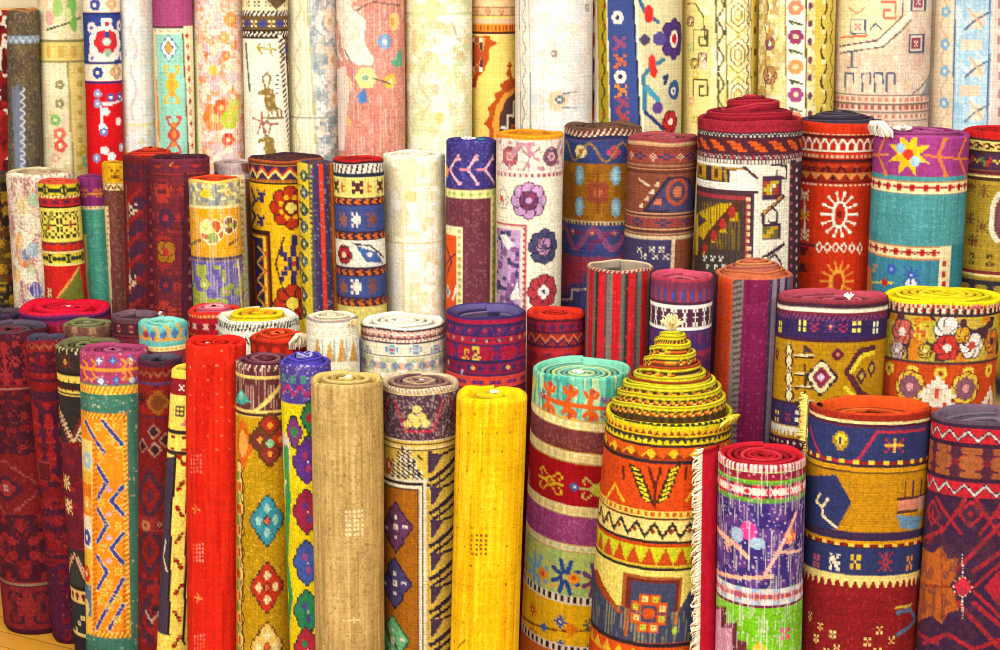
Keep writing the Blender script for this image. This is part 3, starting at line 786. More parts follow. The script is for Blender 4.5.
def p(c):
    c.band(370, 420, '6cc0a8'); c.blot('2e9488', 3, .56, 370, 421, amt=.8, sy=24); c.blot('d0e0a0', 3, .7, 370, 421, amt=.7, sy=20)
    c.poly([(532, 370), (536, 382), (531, 410), (524, 390)], 'f0c820')
    ly = 401
    c.line([(543, ly - 5), (612, ly + 8)], 'd85c18', 5)
    for x in (549, 569, 590):
        s0, y0 = c.A(x, ly - 4 + (x - 543) * .19)
        for sy in (-1, 1):
            c.sline([(s0, y0), (s0 + 2, y0 + sy * 13)], 'd85c18', 5); c.sline([(s0 - 5, y0 + sy * 12), (s0 - 3, y0 + sy * 8), (s0 + 6, y0 + sy * 8), (s0 + 8, y0 + sy * 13)], 'd85c18', 4)
            c.sdia(s0 + 2, y0 + sy * 14, 4, 4, 'c84420')
    c.spr(543, ly - 6, STAR, 1.6, a='5c4484', b='c83c3c', c='f0d060')
    c.spr(610, ly + 8, STAR, 3, a='c43c38', b='4c5c9c', c='f0d060'); c.spr(604, ly, ["a.a", "aaa", ".a."], 2.2, a='6c4c8c')
    def cream(y0, y1, h='e8d880'): c.band(y0, y1, 'f6eab4'); c.dash(y0 + 2, y1 - 2, 8, .55, h); c.band(y0, y0 + 1, 'c8a850'); c.band(y1 - 1, y1, 'c8a850')
    cream(421, 431); c.band(431, 453, '78383c'); c.speck('a86c60', .2, 431, 453); cream(453, 464)
    c.band(464, 506, 'b01420')
    for x, a in ((551, 'f0c028'), (595, 'd8c870'), (524, 'e0a098')):
        yy = 484 + (x - 565) * .2
        c.spr(x, yy, ["..aa.......aa..", ".a..a.....a..a.", ".a...a...a...a.", "..a...aaa...a..", ".....aa.aa.....", "aaaaaa.b.aaaaaa", ".....aa.aa.....", "..a...aaa...a..", ".a...a...a...a.", ".a..a.....a..a.", "..aa.......aa.."], 2.1, a=a, b='f08c18')
    for x in (575, 618): c.dia(x, 485 + (x - 565) * .2, 5, 5, '4068b8'); c.dia(x, 485 + (x - 565) * .2, 2, 2, 'e8f0f0')
    c.ell(598, 491, 6, 6, 'd8d840'); cream(506, 517); c.band(517, 545, '9c4080'); c.speck('c080b0', .2, 517, 545); cream(545, 553, 'c8d8b0')
    c.band(553, 596, 'c4d678'); c.blot('98c478', 8, .55, 553, 596, amt=.6)
    c.line([(515, 566), (610, 584)], 'f0b850', 2.2)
    for x, y, a in ((538, 571, '7cb4dc'), (566, 577, '2c5098'), (596, 581, '7c4484'), (521, 566, 'd87838')):
        for k in range(8):
            q = 6.283 * k / 8 + .39; s_, y_ = c.A(x, y)
            c.sline([(s_ + 5 * math.cos(q), y_ + 5 * math.sin(q)), (s_ + 14 * math.cos(q), y_ + 17 * math.sin(q))], a, 4.5)
    for x, y in ((544, 574), (574, 579), (600, 584)): c.dia(x, y, 6, 6, 'f0a030', 1.5); c.dia(x, y, 3, 3, 'e84828')
    c.band(596, 605, 'fbf4e0'); c.dash(597, 604, 6.5, .5, '382028')
    c.band(605, 646, 'fac818'); c.line([(515, 612), (545, 628), (575, 632), (605, 626)], '8c4c18', 2)
    for x, y, a in ((534, 610, 'e05018'), (561, 622, '3c5cac'), (590, 626, '4c7850'), (534, 636, 'e84c20'), (561, 646, '3c5cac'), (588, 652, '7a8c50')): c.spr(x, y, ["...a...", ".a.a.a.", "..aba..", "aabcbaa", "..aba..", ".a.a.a.", "...a..."], 2.1, a=a, b=a, c='f8e8a0')
    c.dia(545, 628, 5, 5, '3c70b0'); c.poly([(568, 622), (580, 630), (568, 640)], 'f08818'); c.ell(521, 617, 4, 6, 'a83018')
    c.band(646, 654, 'fbf4e0'); c.dash(647, 653, 6.5, .5, '382028'); c.band(654, 700, 'd8742c')
def x(r): r.tuft('fbf7ea', size=8, n=16, name='white_yarn_tuft', up=.35, dx=-6, dy=2)
R_('rolled_rug', 'mint-rimmed rug roll in bands of brown, crimson, purple, green and yellow with orange branches', 583, 379, 100, 660, -11, 'A', 6, p, 'f2bc0c', dict(rim='84d0b4', cols=['98d8b8', '6cb89c', 'c0dc9c'], inner='78c4a8', t=5.5, hole=8, rec=5, rough=.25), True, extra=x, sh=.16)

def p(c):
    c.band(380, 448, 'd8b010'); c.band(426, 430, 'e8dc20')
    for y, a, b in ((404, 'f0e020', '343020'), (412, 'd8541c', 'f0d020'), (420, 'e8dc20', '2c2c20'), (430, 'f0c820', '903018'), (438, '3c3428', 'f0d820')):
        c.band(y, y + 8, a); c.teeth(y + 2, y + 7, 7, b, y % 5)
    c.band(446, 449, '2c2428'); c.band(449, 463, 'd85c18'); c.teeth(450, 460, 22, 'f0c828'); c.teeth(455, 460, 11, '8c3018'); c.band(461, 465, '30242c')
    c.band(465, 512, 'd84c14')
    for x0, fx in ((636, 1), (676, -1)):
        for k in range(7):
            y = 467 + k * 5; x = x0 + fx * k * 1.8
            c.line([(x - 3, y), (x + 6, y + 5)] if fx > 0 else [(x + 3, y), (x - 6, y + 5)], '30281c', 4.4); c.line([(x - 2, y + 1), (x + 4, y + 4)] if fx > 0 else [(x + 2, y + 1), (x - 4, y + 4)], 'f0dc28', 2)
    c.line([(650, 468), (656, 488), (662, 468)], '5c2418', 3); c.line([(656, 488), (656, 508)], '5c2418', 3)
    for x in (618, 696): c.line([(x - 9, 500), (x, 486), (x + 8, 502)], 'f0c030', 3)
    for x in (606, 626, 686, 704): c.line([(x, 468), (x, 480)], '5c2418', 3)
    c.band(512, 519, 'f0d860'); c.dash(513, 518, 7, .5, 'd06020'); c.band(519, 521, '34282c'); c.band(521, 541, 'f2e088'); c.zig(524, 538, 18, '34282c', 3); c.diac(532, 18, 3, 3, '8c3c1c', 4); c.band(541, 545, '34282c')
    c.band(545, 568, 'c85018'); c.teeth(566, 548, 16, 'ccd424'); c.band(566, 568, 'd8c83c'); c.band(568, 571, '34282c')
    c.band(571, 640, 'f4e676'); c.poly([(585, 566), (596, 571), (622, 612), (630, 612), (650, 640), (590, 645)], '44506c')
    c.rect(590, 612, 740, 644, '40486a'); c.poly([(678, 612), (690, 590), (712, 612)], '40486a')
    c.poly([(596, 572), (620, 614), (626, 614), (600, 572)], 'a84818'); c.rect(624, 577, 681, 612, 'a85c2c'); c.rect(627, 580, 678, 612, '702c20'); c.rect(631, 583, 674, 644, '40486a'); c.rect(627, 612, 631, 640, 'a85c2c'); c.rect(674, 612, 678, 625, 'a85c2c')
    c.warp('b8b878', 4, .5, .45, 612, 644)
    for k in range(8):
        q = 6.283 * k / 8 + .39; s_, y_ = c.A(650, 614); s_ += 14 * math.cos(q); y_ += 15 * math.sin(q)
        c.srect(s_ - 5, y_ - 5, s_ + 5, y_ + 5, 'd85c20'); c.srect(s_ - 3, y_ - 3, s_ + 3, y_ + 3, 'f4e088' if k % 2 else 'b8d040'); c.srect(s_ - 1, y_ - 1, s_ + 1, y_ + 1, 'b03818')
    c.sell(*c.A(650, 614), 6, 6, 'd85c20'); c.ell(675, 630, 3, 4, 'b8d848')
    c.band(644, 648, '30242c'); c.band(648, 700, 'd85418'); c.teeth(650, 662, 16, 'f0c030')
    c.grid(3.0, .16, '40200c', .3)
def x(r):
    r.tuft('f4e4a8', size=13, n=26, name='straw_yarn_tuft', up=1.1)
    r.knot(728, 418, 'd8c040', 13, 26, name='yellow_fringe_knot', spread=(1.5, .4), drop=.5, out=.5)
R_('telescoped_rug', 'orange and yellow rug roll pulled up into a stepped cone with a straw tuft', 670, 425, 128, 660, -14, 'A', 5, p, 'd84c14',
   dict(rim='d8cc20', cols=['dcd420', 'd0c01c', 'e0d82c', '9c3820', 'd8cc20', 'b84020', 'd8cc20'], t=4.6, tw=1.12, hole=9, rough=.2, wall=24, step=True,
        prof=[(64, 0), (60, 5), (55.5, 15), (50, 25), (44.5, 32), (38, 36), (32, 41), (28, 51), (23, 60), (18, 69), (12, 77)],
        wallcols=[[3.0, 'e8dc30', 'd8c820'], [2.6, '3c341c', '3c341c', 'a89c20'], [2.8, 'f0c030', '3c2c1c', 'd86c20'], [2.8, 'c85c20', 'f0d060', '8c3018'], [4, '38301c', '50401c'], [3.4, 'd85c18', 'c84c14', '38241c']]), extra=x, sh=.03)

def p(c):
    c.band(455, 472, 'b0203c'); c.dash(466, 474, 5, .55, 'f0d0d0'); c.band(474, 482, '8c1c34'); c.band(483, 486, '5c9c38')
    c.band(486, 500, 'c83058'); c.tile(486, 500, 22, ['f0a0b0', '5c2c44', 'e8e0d8', 'd02040'], 2, .56, 4); c.band(500, 504, '5c9c38')
    c.band(504, 590, '3a2a7a'); c.blot('5c3c8c', 10, .55, 504, 590)
    c.ell(749, 532, 9, 9, 'e8409c'); c.ell(738, 536, 7, 8, '9cbce4'); c.ell(758, 544, 8, 6, '9cc0dc'); c.flower(790, 536, 8, 5, 'e87848', 'f0d060')
    c.line([(716, 528), (728, 540), (738, 548), (748, 558)], 'f0b090', 5); c.line([(716, 572), (772, 576)], 'f0b090', 4); c.line([(766, 574), (796, 512)], 'eab0a0', 4); c.line([(776, 552), (802, 548)], 'eab0a0', 3)
    c.spr(728, 546, STAR, 1.8, a='f0b090', b='d89c88', c='c85c70')
    c.band(590, 606, '9cb4d8'); c.tile(590, 606, 20, ['e08850', 'a85068', 'e0d8d8'], 2.2, .55, 7); c.band(606, 609, '6c2440')
    c.band(609, 700, '74c41c'); c.poly([(700, 609), (727, 609), (727, 625), (738, 625), (738, 642), (748, 642), (748, 670), (700, 670)], '6c2c3c'); c.poly([(700, 612), (722, 612), (722, 630), (733, 630), (733, 660), (700, 660)], 'c890b0')
    c.spr(785, 633, ["aa.aa", "aa.aa", "..a..", "aa.aa", "aa.aa"], 2.4, a='e04090'); c.spr(761, 646, ["..a..", ".aaa.", "aaaaa"], 3, a='f0c430')
    c.warp('f4ecf0', 2.8, .40, .5); c.speck('f4e8f0', .05)
def flap(r):
    # loose outer end of the rug standing off the roll, its red back showing
    a0 = -1.62 + r.th0; n = 10
    zs = np.linspace(r.zt + .022, .004, 60); us = np.linspace(0, 1, n)
    rg = np.random.default_rng(3)
    p0 = np.array([(r.Rm + .001) * math.sin(a0), -(r.Rm + .001) * math.cos(a0)]); dv = np.array([-.95, -.62]) * r.mpp * 19; nv = np.array([.55, -.85])
    co = []; cl = []
    for side in (0, 1):
        for z in zs:
            for u in us:
                p = p0 + dv * u + nv * (side * .012 - .006 + .010 * math.sin(u * 3.1))
                co.append((r.ax(z) + p[0] - r.xbase, p[1], max(.003, z + .016 * u * math.sin(z * 5))))
                cl.append(hx('b8142c' if u > .2 else '8c1028') * (.8 + .3 * rg.random()))
    A_ = grid_faces(60, n); N = 60 * n
    fc = np.concatenate([A_, A_[:, ::-1] + N, np.array([(i * n + n - 1, i * n + n - 1 + N, (i + 1) * n + n - 1 + N, (i + 1) * n + n - 1) for i in range(59)]), np.array([(k, k + 1, k + 1 + N, k + N) for k in range(n - 1)])])
    le = mesh_obj('loose_end', co, fc, np.array(cl), M_CORE, r.root, np.array(co)[:, [0, 2]])
    S = Strands(); rg = random.Random(4); z = r.zt + .015
    while z > .02:
        p = p0 + dv; m = r.mpp * (6 + 7 * rg.random()); q = rg.random() * 1.2 - .2
        S.add([(r.ax(z) + p[0] + dx * m - r.xbase, p[1] + dy * m, max(.005, z + dz * m)) for dx, dy, dz in ((.2, .1, 0), (-.3, -.5, -.15 * q), (-.7, -.6, -.6 * q), (-.75, -.3, -1.1 * q))], [r.mpp * w_ for w_ in (1.1, 1.1, 1.0, .6)], hx('f4ead0') * (.85 + .25 * rg.random()), 4)
        z -= r.mpp * (.6 + 1.2 * rg.random())
    S.build('fringe', le)
R_('rolled_rug', 'worn purple and green rug roll with red end and loose white-fringed edge', 763, 466, 89, 660, 9, 'A', 2, p, '74c41c', dict(rim='c01c2c', cols=['c41c2c', 'a01424', 'd83040'], t=6.5, hole=5, rec=1, rough=.5), extra=flap, tab=.0)

def p(c):
    c.band(395, 416, 'c83c14'); c.band(416, 422, '9c2c1c'); c.band(422, 425, 'f4e6a0'); c.band(425, 428, '3c2440')
    c.band(428, 462, '2f386c')
    for s0, pts in ((0, [(812, 428), (824, 460), (858, 462), (878, 432), (925, 428)]),): c.line(pts, 'b83048', 3)
    c.spr(842, 441, ["..aaa..", ".abbba.", "abbcbba", "aabcbaa", ".aabaa.", "..aaa.."], 2.6, 3.4, a='b08c28', b='f0d840', c='30306c'); c.spr(895, 446, ["a..b..a", ".a.b.a.", "bbbcbbb", ".a.b.a.", "a..b..a"], 3, a='b83040', b='e8a828', c='f8e060')
    c.dash(461, 465, 15, .4, 'f0d040'); c.band(465, 468, '3c2c38'); c.band(468, 472, 'd89c14'); c.band(472, 474, '4c3424')
    c.band(474, 537, 'c08a10')
    c.poly([(806, 476), (838, 476), (853, 503), (838, 530), (806, 530)], '2f386c')
    c.line([(822, 495), (818, 503), (824, 508), (824, 516), (830, 522), (838, 528)], 'f4e6b8', 3); c.line([(824, 508), (830, 500)], 'f4e6b8', 3)
    for dx in (0, 8, 16): c.rect(904 + dx, 482, 905.5 + dx, 500, '5c2c34')
    c.rect(897, 498, 925, 501, '5c2c34'); c.rect(899, 501, 923, 511, 'd88c74'); c.rect(897, 511, 925, 514, '5c3c2c'); c.poly([(897, 515), (922, 515), (918, 528), (901, 528)], '6c98c0'); c.rect(918, 500, 925, 515, 'd8a088')
    c.band(533, 541, '3c2c50'); c.band(541, 545, 'd89c14'); c.dash(544, 548, 15, .4, 'f0d860'); c.band(547, 550, '3c2c38')
    c.band(549, 576, '2f386c')
    for x, a in ((818, 'b05878'), (836, 'f0e8d0'), (856, 'e0b830'), (886, 'a83850'), (910, 'd88c30')): c.spr(x, 562, NN if a in ('f0e8d0',) else (STAR if a == 'a83850' else ["aa.aa", "aa.aa", "..a..", "aa.aa", "aa.aa"]), 2.1, 2.8, a=a, b=a, c='2f386c')
    c.band(576, 580, 'f0dc88'); c.teeth(590, 579, 9, 'f0dc88'); c.band(580, 582, 'f0dc88')
    c.speck('c85040', .03, 590)
    for x, y in ((812, 618), (822, 628), (834, 636), (818, 640), (838, 650), (828, 654)): c.spr(x, y, ["a.a", ".b.", "a.a", ".b."], 2.2, a='f0dc98', b='e8c048')
    for x, y in ((880, 630), (868, 642), (892, 640), (878, 652)): c.spr(x, y, ["a.a", ".b.", "a.a"], 2.6, a='f0d890', b='e0a828')
    c.line([(898, 612), (910, 608), (916, 618), (904, 630), (898, 634)], '5878a0', 4); c.line([(896, 608), (912, 603)], 'c8b048', 3)
    c.ribs(2.6, .26, '20141c')
def x(r): r.fringe(-1.60, r.yt - 8, 452, 'f4e07c', 15, .35, off=.006, curl=.5); r.fringe(-1.62, 452, 660, 'e0c060', 6, 1.6, off=.002, curl=.9)
R_('rolled_rug', 'gold and navy rug roll with orange rim, dark red foot and yellow fringe', 871, 414, 121, 660, 4, 'A', 4, p, '8c1c22', dict(rim='d04c18', cols=['cc5018', 'a03818', 'd8682c'], t=7, hole=20, rec=9, rough=.4), extra=x, seam=-1.75, sh=.03, sq=.62)

def p(c):
    c.band(395, 428, '5a4658'); c.band(428, 431, '38243c'); c.band(431, 446, 'c42430'); c.zig(434, 443, 22, '3c2038', 4); c.zig(434, 443, 22, 'd8d0c8', 1.4)
    c.band(446, 450, '3c2038'); c.band(450, 480, '7c2434'); c.tile(450, 480, 34, ['c8282c', '50283c', 'a05c34'], 2.4, .5, 6); c.band(480, 483, '3c2038'); c.band(484, 500, 'c02430'); c.zig(487, 497, 22, '3c2038', 4); c.zig(487, 497, 22, 'd8d0c8', 1.4); c.band(500, 503, '3c2038')
    RR_ = 'a82834'
    for x in (935, 972, 1010):
        c.dia(x, 515, 13, 13, RR_, 2); c.dia(x, 515, 8, 8, '4a2844', 2); c.dia(x, 515, 3.5, 3.5, RR_)
    for x in (953, 991): c.line([(x - 14, 500), (x, 522), (x + 14, 500)], RR_, 4); c.line([(x - 10, 535), (x, 522), (x + 10, 535)], RR_, 3)
    c.poly([(925, 548), (935, 556), (944, 548), (950, 560), (960, 560), (957, 580), (962, 588), (957, 598), (960, 612), (950, 614), (944, 626), (934, 618), (920, 626)], 'b05c24')
    c.line([(928, 588), (956, 588)], '8c3c20', 3); c.line([(944, 556), (944, 620)], '8c3c20', 2)
    for a, b in (((958, 572), (1005, 520)), ((960, 604), (1005, 652)), ((975, 572), (1010, 545)), ((975, 604), (1010, 632)), ((920, 545), (938, 535)), ((920, 634), (940, 645))): c.line([a, b], RR_, 4.4)
    c.poly([(985, 588), (1000, 570), (1010, 588), (1000, 606)], 'b8283c')
    c.dia(964, 588, 13, 13, '402038', 2); c.dia(964, 588, 9, 9, 'd83048', 2)
    for k in range(-12, 13):
        if abs(k) > 3: c.spr(964, 588 + k * 2.6, ["a"], 1.8, a='f0e4d8')
    for q in range(10): c.spr(964 + 9 * math.cos(q * .628), 588 + 9 * math.sin(q * .628), ["a"], 1.8, a='f0e4d8')
    c.line([(925, 646), (950, 636), (975, 650), (1000, 640)], RR_, 4); c.line([(975, 588), (1005, 560)], RR_, 3.4); c.line([(975, 592), (1005, 620)], RR_, 3.4); c.line([(930, 512), (945, 530), (930, 545)], RR_, 3); c.blot('54303c', 7, .62, 500, 660, amt=.5); c.ribs(2.6, .2, '201020')
R_('rolled_rug', 'navy and red carpet roll with grey-purple rim, far right of the front row', 996, 424, 128, 660, 8, 'A', 3, p, '3c2444', dict(rim='685668', cols=['786878', '5c4c5c', '887888'], t=8, hole=24, rec=9, rough=.3), sq=.6)
# ================================================================== second row
def p(c):
    c.band(300, 330, '40304a'); c.tile(318, 360, 26, ['5a2030', '302038'], 2, .5, 3)
R_('rolled_rug', 'dark grey-rimmed carpet roll behind the far left front roll, white tag on top', 2, 316, 48, 350, 0, 'B', 16, p, '5a2430', dict(rim='50404e', cols=['50404e', '3c303c', '60505c'], t=6, hole=5, rec=2))
def p(c):
    c.band(300, 316, 'd81838'); c.band(316, 319, '7c2860'); c.band(319, 322, '402050'); c.band(322, 326, '8c2050'); c.band(326, 345, '8c1830'); c.speck('e05050', .06, 326)
def x(r): r.tuft('e81c38', size=7, n=30, name='red_yarn_tuft', up=.3, dx=12, dy=-5); r.tuft('f8d8d8', size=4, n=10, name='pale_yarn_tuft', up=.5, dx=4, dy=-6)
R_('rolled_rug', 'bright crimson-topped carpet roll with purple stripes below its flat red end', 66, 315, 93, 345, 0, 'B', 15, p, '8c1830', dict(rim='e01434', cols=['f01838', 'd81030', 'e82848'], t=12, hole=5, rec=-1, rough=.12), extra=x)
def p(c): c.band(320, 360, '70483c'); c.tile(328, 350, 18, ['9c7858'], 2, .5, 2)
R_('rolled_rug', 'olive-topped carpet roll squeezed between the crimson-topped roll and the front row', 89, 328, 52, 350, 0, 'B', 14, p, '6c4438', dict(rim='7c7c50', cols=['8a8a5c', '6c6a44', '98986c'], t=6, hole=4, rec=-1, rough=.4))
def p(c):
    c.band(316, 324, '5c3c44'); c.tile(324, 336, 14, ['c08070', '48242c'], 1.8, .55, 3); c.band(337, 339, '40202c')
def x(r): r.knot(158, 314, 'f0e0d8', 4, 8, out=.4)
R_('rolled_rug', 'dull maroon carpet roll with grey-brown hollow rim, just behind the teal-topped one', 136, 319, 50, 350, 0, 'B', 13, p, '7c2c34', dict(rim='6c505c', cols=['584450', '403038'], t=5, hole=12, rec=5), extra=x)
def p(c):
    c.band(310, 346, '6cb8b0'); c.speck('48989c', .15, 320, 346)
    c.line([(136, 333), (192, 337)], 'f0a028', 2.4)
    for x in (148, 159, 170, 182): c.line([(x - 4, 327), (x, 333), (x - 4, 340)], 'f0a028', 2.6); c.dia(x + 5, 335, 3.5, 4.5, '4c70a0', 1.5)
    c.ell(146, 334, 4, 4, '9c3c48'); c.band(347, 352, 'f0d890'); c.dash(348, 351, 5, .5, 'e89028'); c.band(352, 370, '8c3440')
R_('rolled_rug', 'teal-topped rug roll with an orange hooked branch, behind the deep red front roll', 164, 326, 51, 358, 0, 'B', 12, p, '6cb8b0', dict(rim='84d4c4', cols=['88d8c4', '64b8a8', 'a8e4d4'], t=8, hole=5, rec=0, rough=.2), True)
def p(c):
    c.band(300, 316, 'd02820'); c.dash(316, 319, 4, .6, 'f0a050'); c.band(320, 340, 'b81c2c'); c.tile(321, 334, 14, ['f0b8a8', '8c1c30'], 1.8, .6, 5); c.dash(336, 338, 4, .6, 'f0a050')
R_('rolled_rug', 'red carpet roll with pink spiral end, directly behind the plain red roll', 216, 314, 56, 345, 0, 'B', 11, p, 'b81c2c', dict(rim='d83028', cols=['e86880', 'f0a8b0', 'd02830'], t=7, hole=6, rec=-3, rough=.3))
def p(c):
    c.band(310, 328, 'f4ecd8'); c.dash(321, 323, 5, .5, '404038'); c.slash(325, 332, 4, '2c3028', 2, 3); c.band(332, 338, 'f8f4e4'); c.slash(338, 345, 4, '3c3c30', 2, -3)
R_('rolled_rug', 'white rug roll with black hatched bands and a yellow spiral end', 260, 323, 84, 345, 0, 'B', 10, p, 'f8f0dc', dict(rim='f6f0dc', cols=['f4d818', 'f0a820', 'e8c010'], t=10, hole=5, rec=-3, rough=.3))
def p(c): c.band(330, 339, 'd83018'); c.band(339, 342, '902018'); c.tile(343, 360, 14, ['e06848', '902018'], 2, .5, 3)
def x(r): r.knot(297, 340, 'f4e4c8', 12, 30, out=.6, spread=(.9, .9))
R_('rolled_rug', 'vermilion rug roll with a knotted cream fringe hanging on its right side', 279, 341, 58, 350, 0, 'B', 9, p, 'd02c18', dict(rim='e04020', cols=['e44820', 'c03018', 'f06838'], t=6, hole=4, rec=-3, rough=.5), extra=x, tab=.035)
def p(c):
    c.band(300, 380, 'f4ecd4')
    for x, y in ((318, 336), (330, 340), (342, 337), (354, 342)): c.poly([(x - 5, 362), (x, y), (x + 5, 362)], 'd09848'); c.line([(x + 4, 340), (x + 5, 362)], '90b8c0', 1.5)
    c.band(321, 323, '808890'); c.dash(320, 322, 6, .5, 'c06848'); c.grid(3, .3, 'a89878', .3)
def x(r): r.knot(352, 322, 'f0d098', 6, 14, out=.3); r.tuft('7898c0', size=4, n=8, dx=-14, name='blue_yarn_end', up=.4)
R_('rolled_rug', 'small cream rug roll with tan flames, left of the large white roll', 333, 321, 54, 365, 0, 'B', 8, p, 'f4ecd4', dict(rim='f0e4c4', cols=['ece0c0', 'd8c49c', 'f4ead0'], t=6, hole=5, rec=-1, rough=.6), extra=x)
def p(c):
    c.band(300, 333, 'fbf4e4'); c.band(330, 332, '403438'); c.band(332, 338, 'e8b8a8'); c.tile(332, 338, 7, ['c84848', 'f0e4d0'], 1.7, .55, 2); c.band(338, 340, '504448'); c.slash(340, 343, 4, 'c05850', 1.4, 2); c.band(343, 345, '504448')
    c.band(345, 356, 'ece4c8')
    for x in (368, 392, 436, 416): c.spr(x, 350, ["..aaa..", "abbbbba", "abcccba", "abbbbba", "..aaa.."], 1.9, a='7090b0', b='a8c0d0', c='c85858')
    c.band(356, 358, '504448'); c.band(358, 374, 'f4ecd8'); c.tile(359, 374, 26, ['e0a890', '7890a8', 'c8c890'], 1.8, .6, 5)
    c.speck('f8f0e0', .1, 330)
R_('rolled_rug', 'large white-topped rug roll with fine red and blue bands, in the second row', 404, 329, 86, 374, 0, 'B', 7, p, 'f4ecd8', dict(rim='fbf4e2', cols=['fbf4e2', 'f0e6cc', 'f8f0dc'], t=8, hole=4, rec=-1, rough=.25, rimpx=1), True)
def p(c):
    c.band(300, 321, '35285e'); c.band(321, 325, 'a82040'); c.band(325, 327, '382858'); c.band(327, 336, '6c2860'); c.slash(328, 335, 15, '3a2e6c', 4, 8); c.diac(331, 15, 2, 2, 'c83048', 5)
    c.band(336, 338, '382858'); c.band(338, 345, 'b82038'); c.diac(341, 13, 4, 3, '503078'); c.diac(341, 13, 2, 2, 'd8a040')
    c.band(345, 347, '382858'); c.band(347, 361, 'a81c3c'); c.rep(354, 24, SHOOK, 2.2, a='482c70'); c.spr(477, 354, SHOOK, 2.4, a='f0d048'); c.spr(466, 355, SHOOK, 2.2, a='e8a838', flip=True)
    c.band(361, 364, '382858'); c.band(364, 375, '8c2044'); c.diac(369, 12, 3.5, 4, '3c2c68'); c.diac(369, 36, 3, 3, 'f0c058', 4); c.band(375, 377, '382858'); c.band(377, 388, 'b82038'); c.tile(377, 389, 18, ['482c70', 'd84838'], 2, .55, 4); c.band(389, 391, '382858'); c.tile(391, 405, 22, ['482c70'], 2, .5, 5)
    c.ribs(2.4, .2, '201030')
R_('rolled_rug', 'crimson and violet banded carpet roll with open blue-purple rim', 487, 318, 81, 392, 0, 'B', 6, p, 'a81c3c', dict(rim='3c3070', cols=['4c4078', '7c6888'], inner='5c5080', t=5, hole=26, rec=7, rough=.3))
def p(c):
    c.band(300, 321, 'd02c18'); c.band(321, 323, '5c1c30'); c.band(323, 332, 'a42034'); c.diac(328, 10, 3.5, 4, '4c2858'); c.band(332, 334, '4c2440'); c.band(334, 346, 'b03028'); c.zig(336, 343, 12, 'e87848', 1.8); c.zig(339, 346, 12, '4c2858', 2)
    c.band(346, 348, '4c2440'); c.tile(348, 370, 20, ['5c2c60', 'c83030'], 2, .5, 6); c.ribs(2.4, .18, '301018')
def x(r): r.tuft('c02828', size=7, n=14, dx=4, name='red_yarn_end', up=.5); r.tuft('584878', size=4, n=6, dx=9, name='violet_yarn_end', up=.5)
R_('rolled_rug', 'red-rimmed carpet roll with orange zigzag band, right of the open violet-rimmed one', 557, 317, 61, 365, 0, 'B', 5, p, 'a02434', dict(rim='d83020', cols=['d83424', 'b82418', 'e04830'], t=8, hole=5, rec=1, rough=.3), extra=x)
def p(c):
    c.a[:] = hx('c42028')
    R = c.r.R
    s = -math.pi * R; k = 0; seq = (('c81c24', 9), ('6a665c', 4), ('3c2c2c', 3), ('d02028', 8), ('50484c', 3), ('76746c', 5))
    while s < math.pi * R:
        col, w_ = seq[k % 6]; c.srect(s, 0, s + w_, 1000, col); s += w_; k += 1
    c.band(200, 274, 'd8c0a0'); c.slash(268, 274, 5, '8c2430', 2.4, 4); c.ribs(2.2, .2, '201018'); c.speck('d84848', .05)
R_('rolled_rug', 'red and grey upright-striped rug roll with beige corded rim', 621, 271, 68, 378, 0, 'B', 4, p, 'c42028', dict(rim='d8b898', cols=['786c60', '504440'], inner='8c7c6c', t=5, hole=20, rec=9), True)
def p(c):
    c.band(250, 283, 'b03850'); c.band(283, 290, '7c3450'); c.band(290, 303, '5c3c6c'); c.dash(291, 302, 9, .5, 'a03848'); c.dash(293, 300, 9, .3, '3c50a0', 5)
    c.band(303, 306, '502840'); c.band(306, 309, 'fbf4ec'); c.band(309, 328, '582c44'); c.rep(318, 11, ["a.a", "a.a", ".a.", ".a.", "aaa", ".a.", ".a.", "a.a", "a.a"], 1.7, 2.1, a='fbf4ec'); c.band(328, 331, 'fbf4ec')
    c.band(331, 352, '50306c'); c.dash(334, 344, 14, .4, '7c3458'); c.band(352, 356, 'a03050'); c.tile(356, 392, 16, ['a83048', '383070'], 2, .5, 3); c.ribs(2.2, .16, '201018')
R_('rolled_rug', 'plum flatweave roll with rose rim and a white ladder band, behind the stepped cone roll', 683, 280, 64, 388, 0, 'B', 3, p, '6c2c48', dict(rim='c04860', cols=['c04c64', 'a03850', 'd06478'], inner='b84860', t=5, hole=10, rec=4), True)
def p(c):
    def vs(p0, p1, col): c.vstrip(p0, p1, 0, 1000, col)
    c.a[:] = hx('6c1c48')
    c.vstrip(700, 716, 0, 1000, '50304c'); vs(718, 733, 'e04c1c'); vs(733, 744, '8c8078'); c.slash(0, 1, 5, 'k')
    c.vslash(738, 8, 275, 460, 6, '504448', 2.4); vs(744, 769, '7c1c4c'); vs(768, 772, '40304c'); vs(772, 776, '8c7c8c'); vs(776, 779, '3c2c48'); vs(779, 784, '98889c'); vs(784, 787, '382840'); vs(787, 792, '786880')
    vs(792, 797, 'd84820'); c.band(260, 281, 'c86848'); c.ribs(2.4, .2, '281020'); c.speck('a84878', .08, 285)
def x(r): r.tuft('f4e4c8', size=4, n=8, name='cream_yarn_end', dx=10)
R_('telescoped_rug', 'flatweave roll with orange, grey and plum upright stripes and raised coral rope-like end', 755, 279, 80, 445, 0, 'B', 2, p, '6c1c48', dict(rim='d07048', cols=['d07048', 'c06858', 'd88858'], t=6, hole=5, rough=.5, wall=9, step=True, prof=[(40, 0), (33, 4), (27, 6), (21, 11), (13, 12), (5, 14)]), True, extra=x)
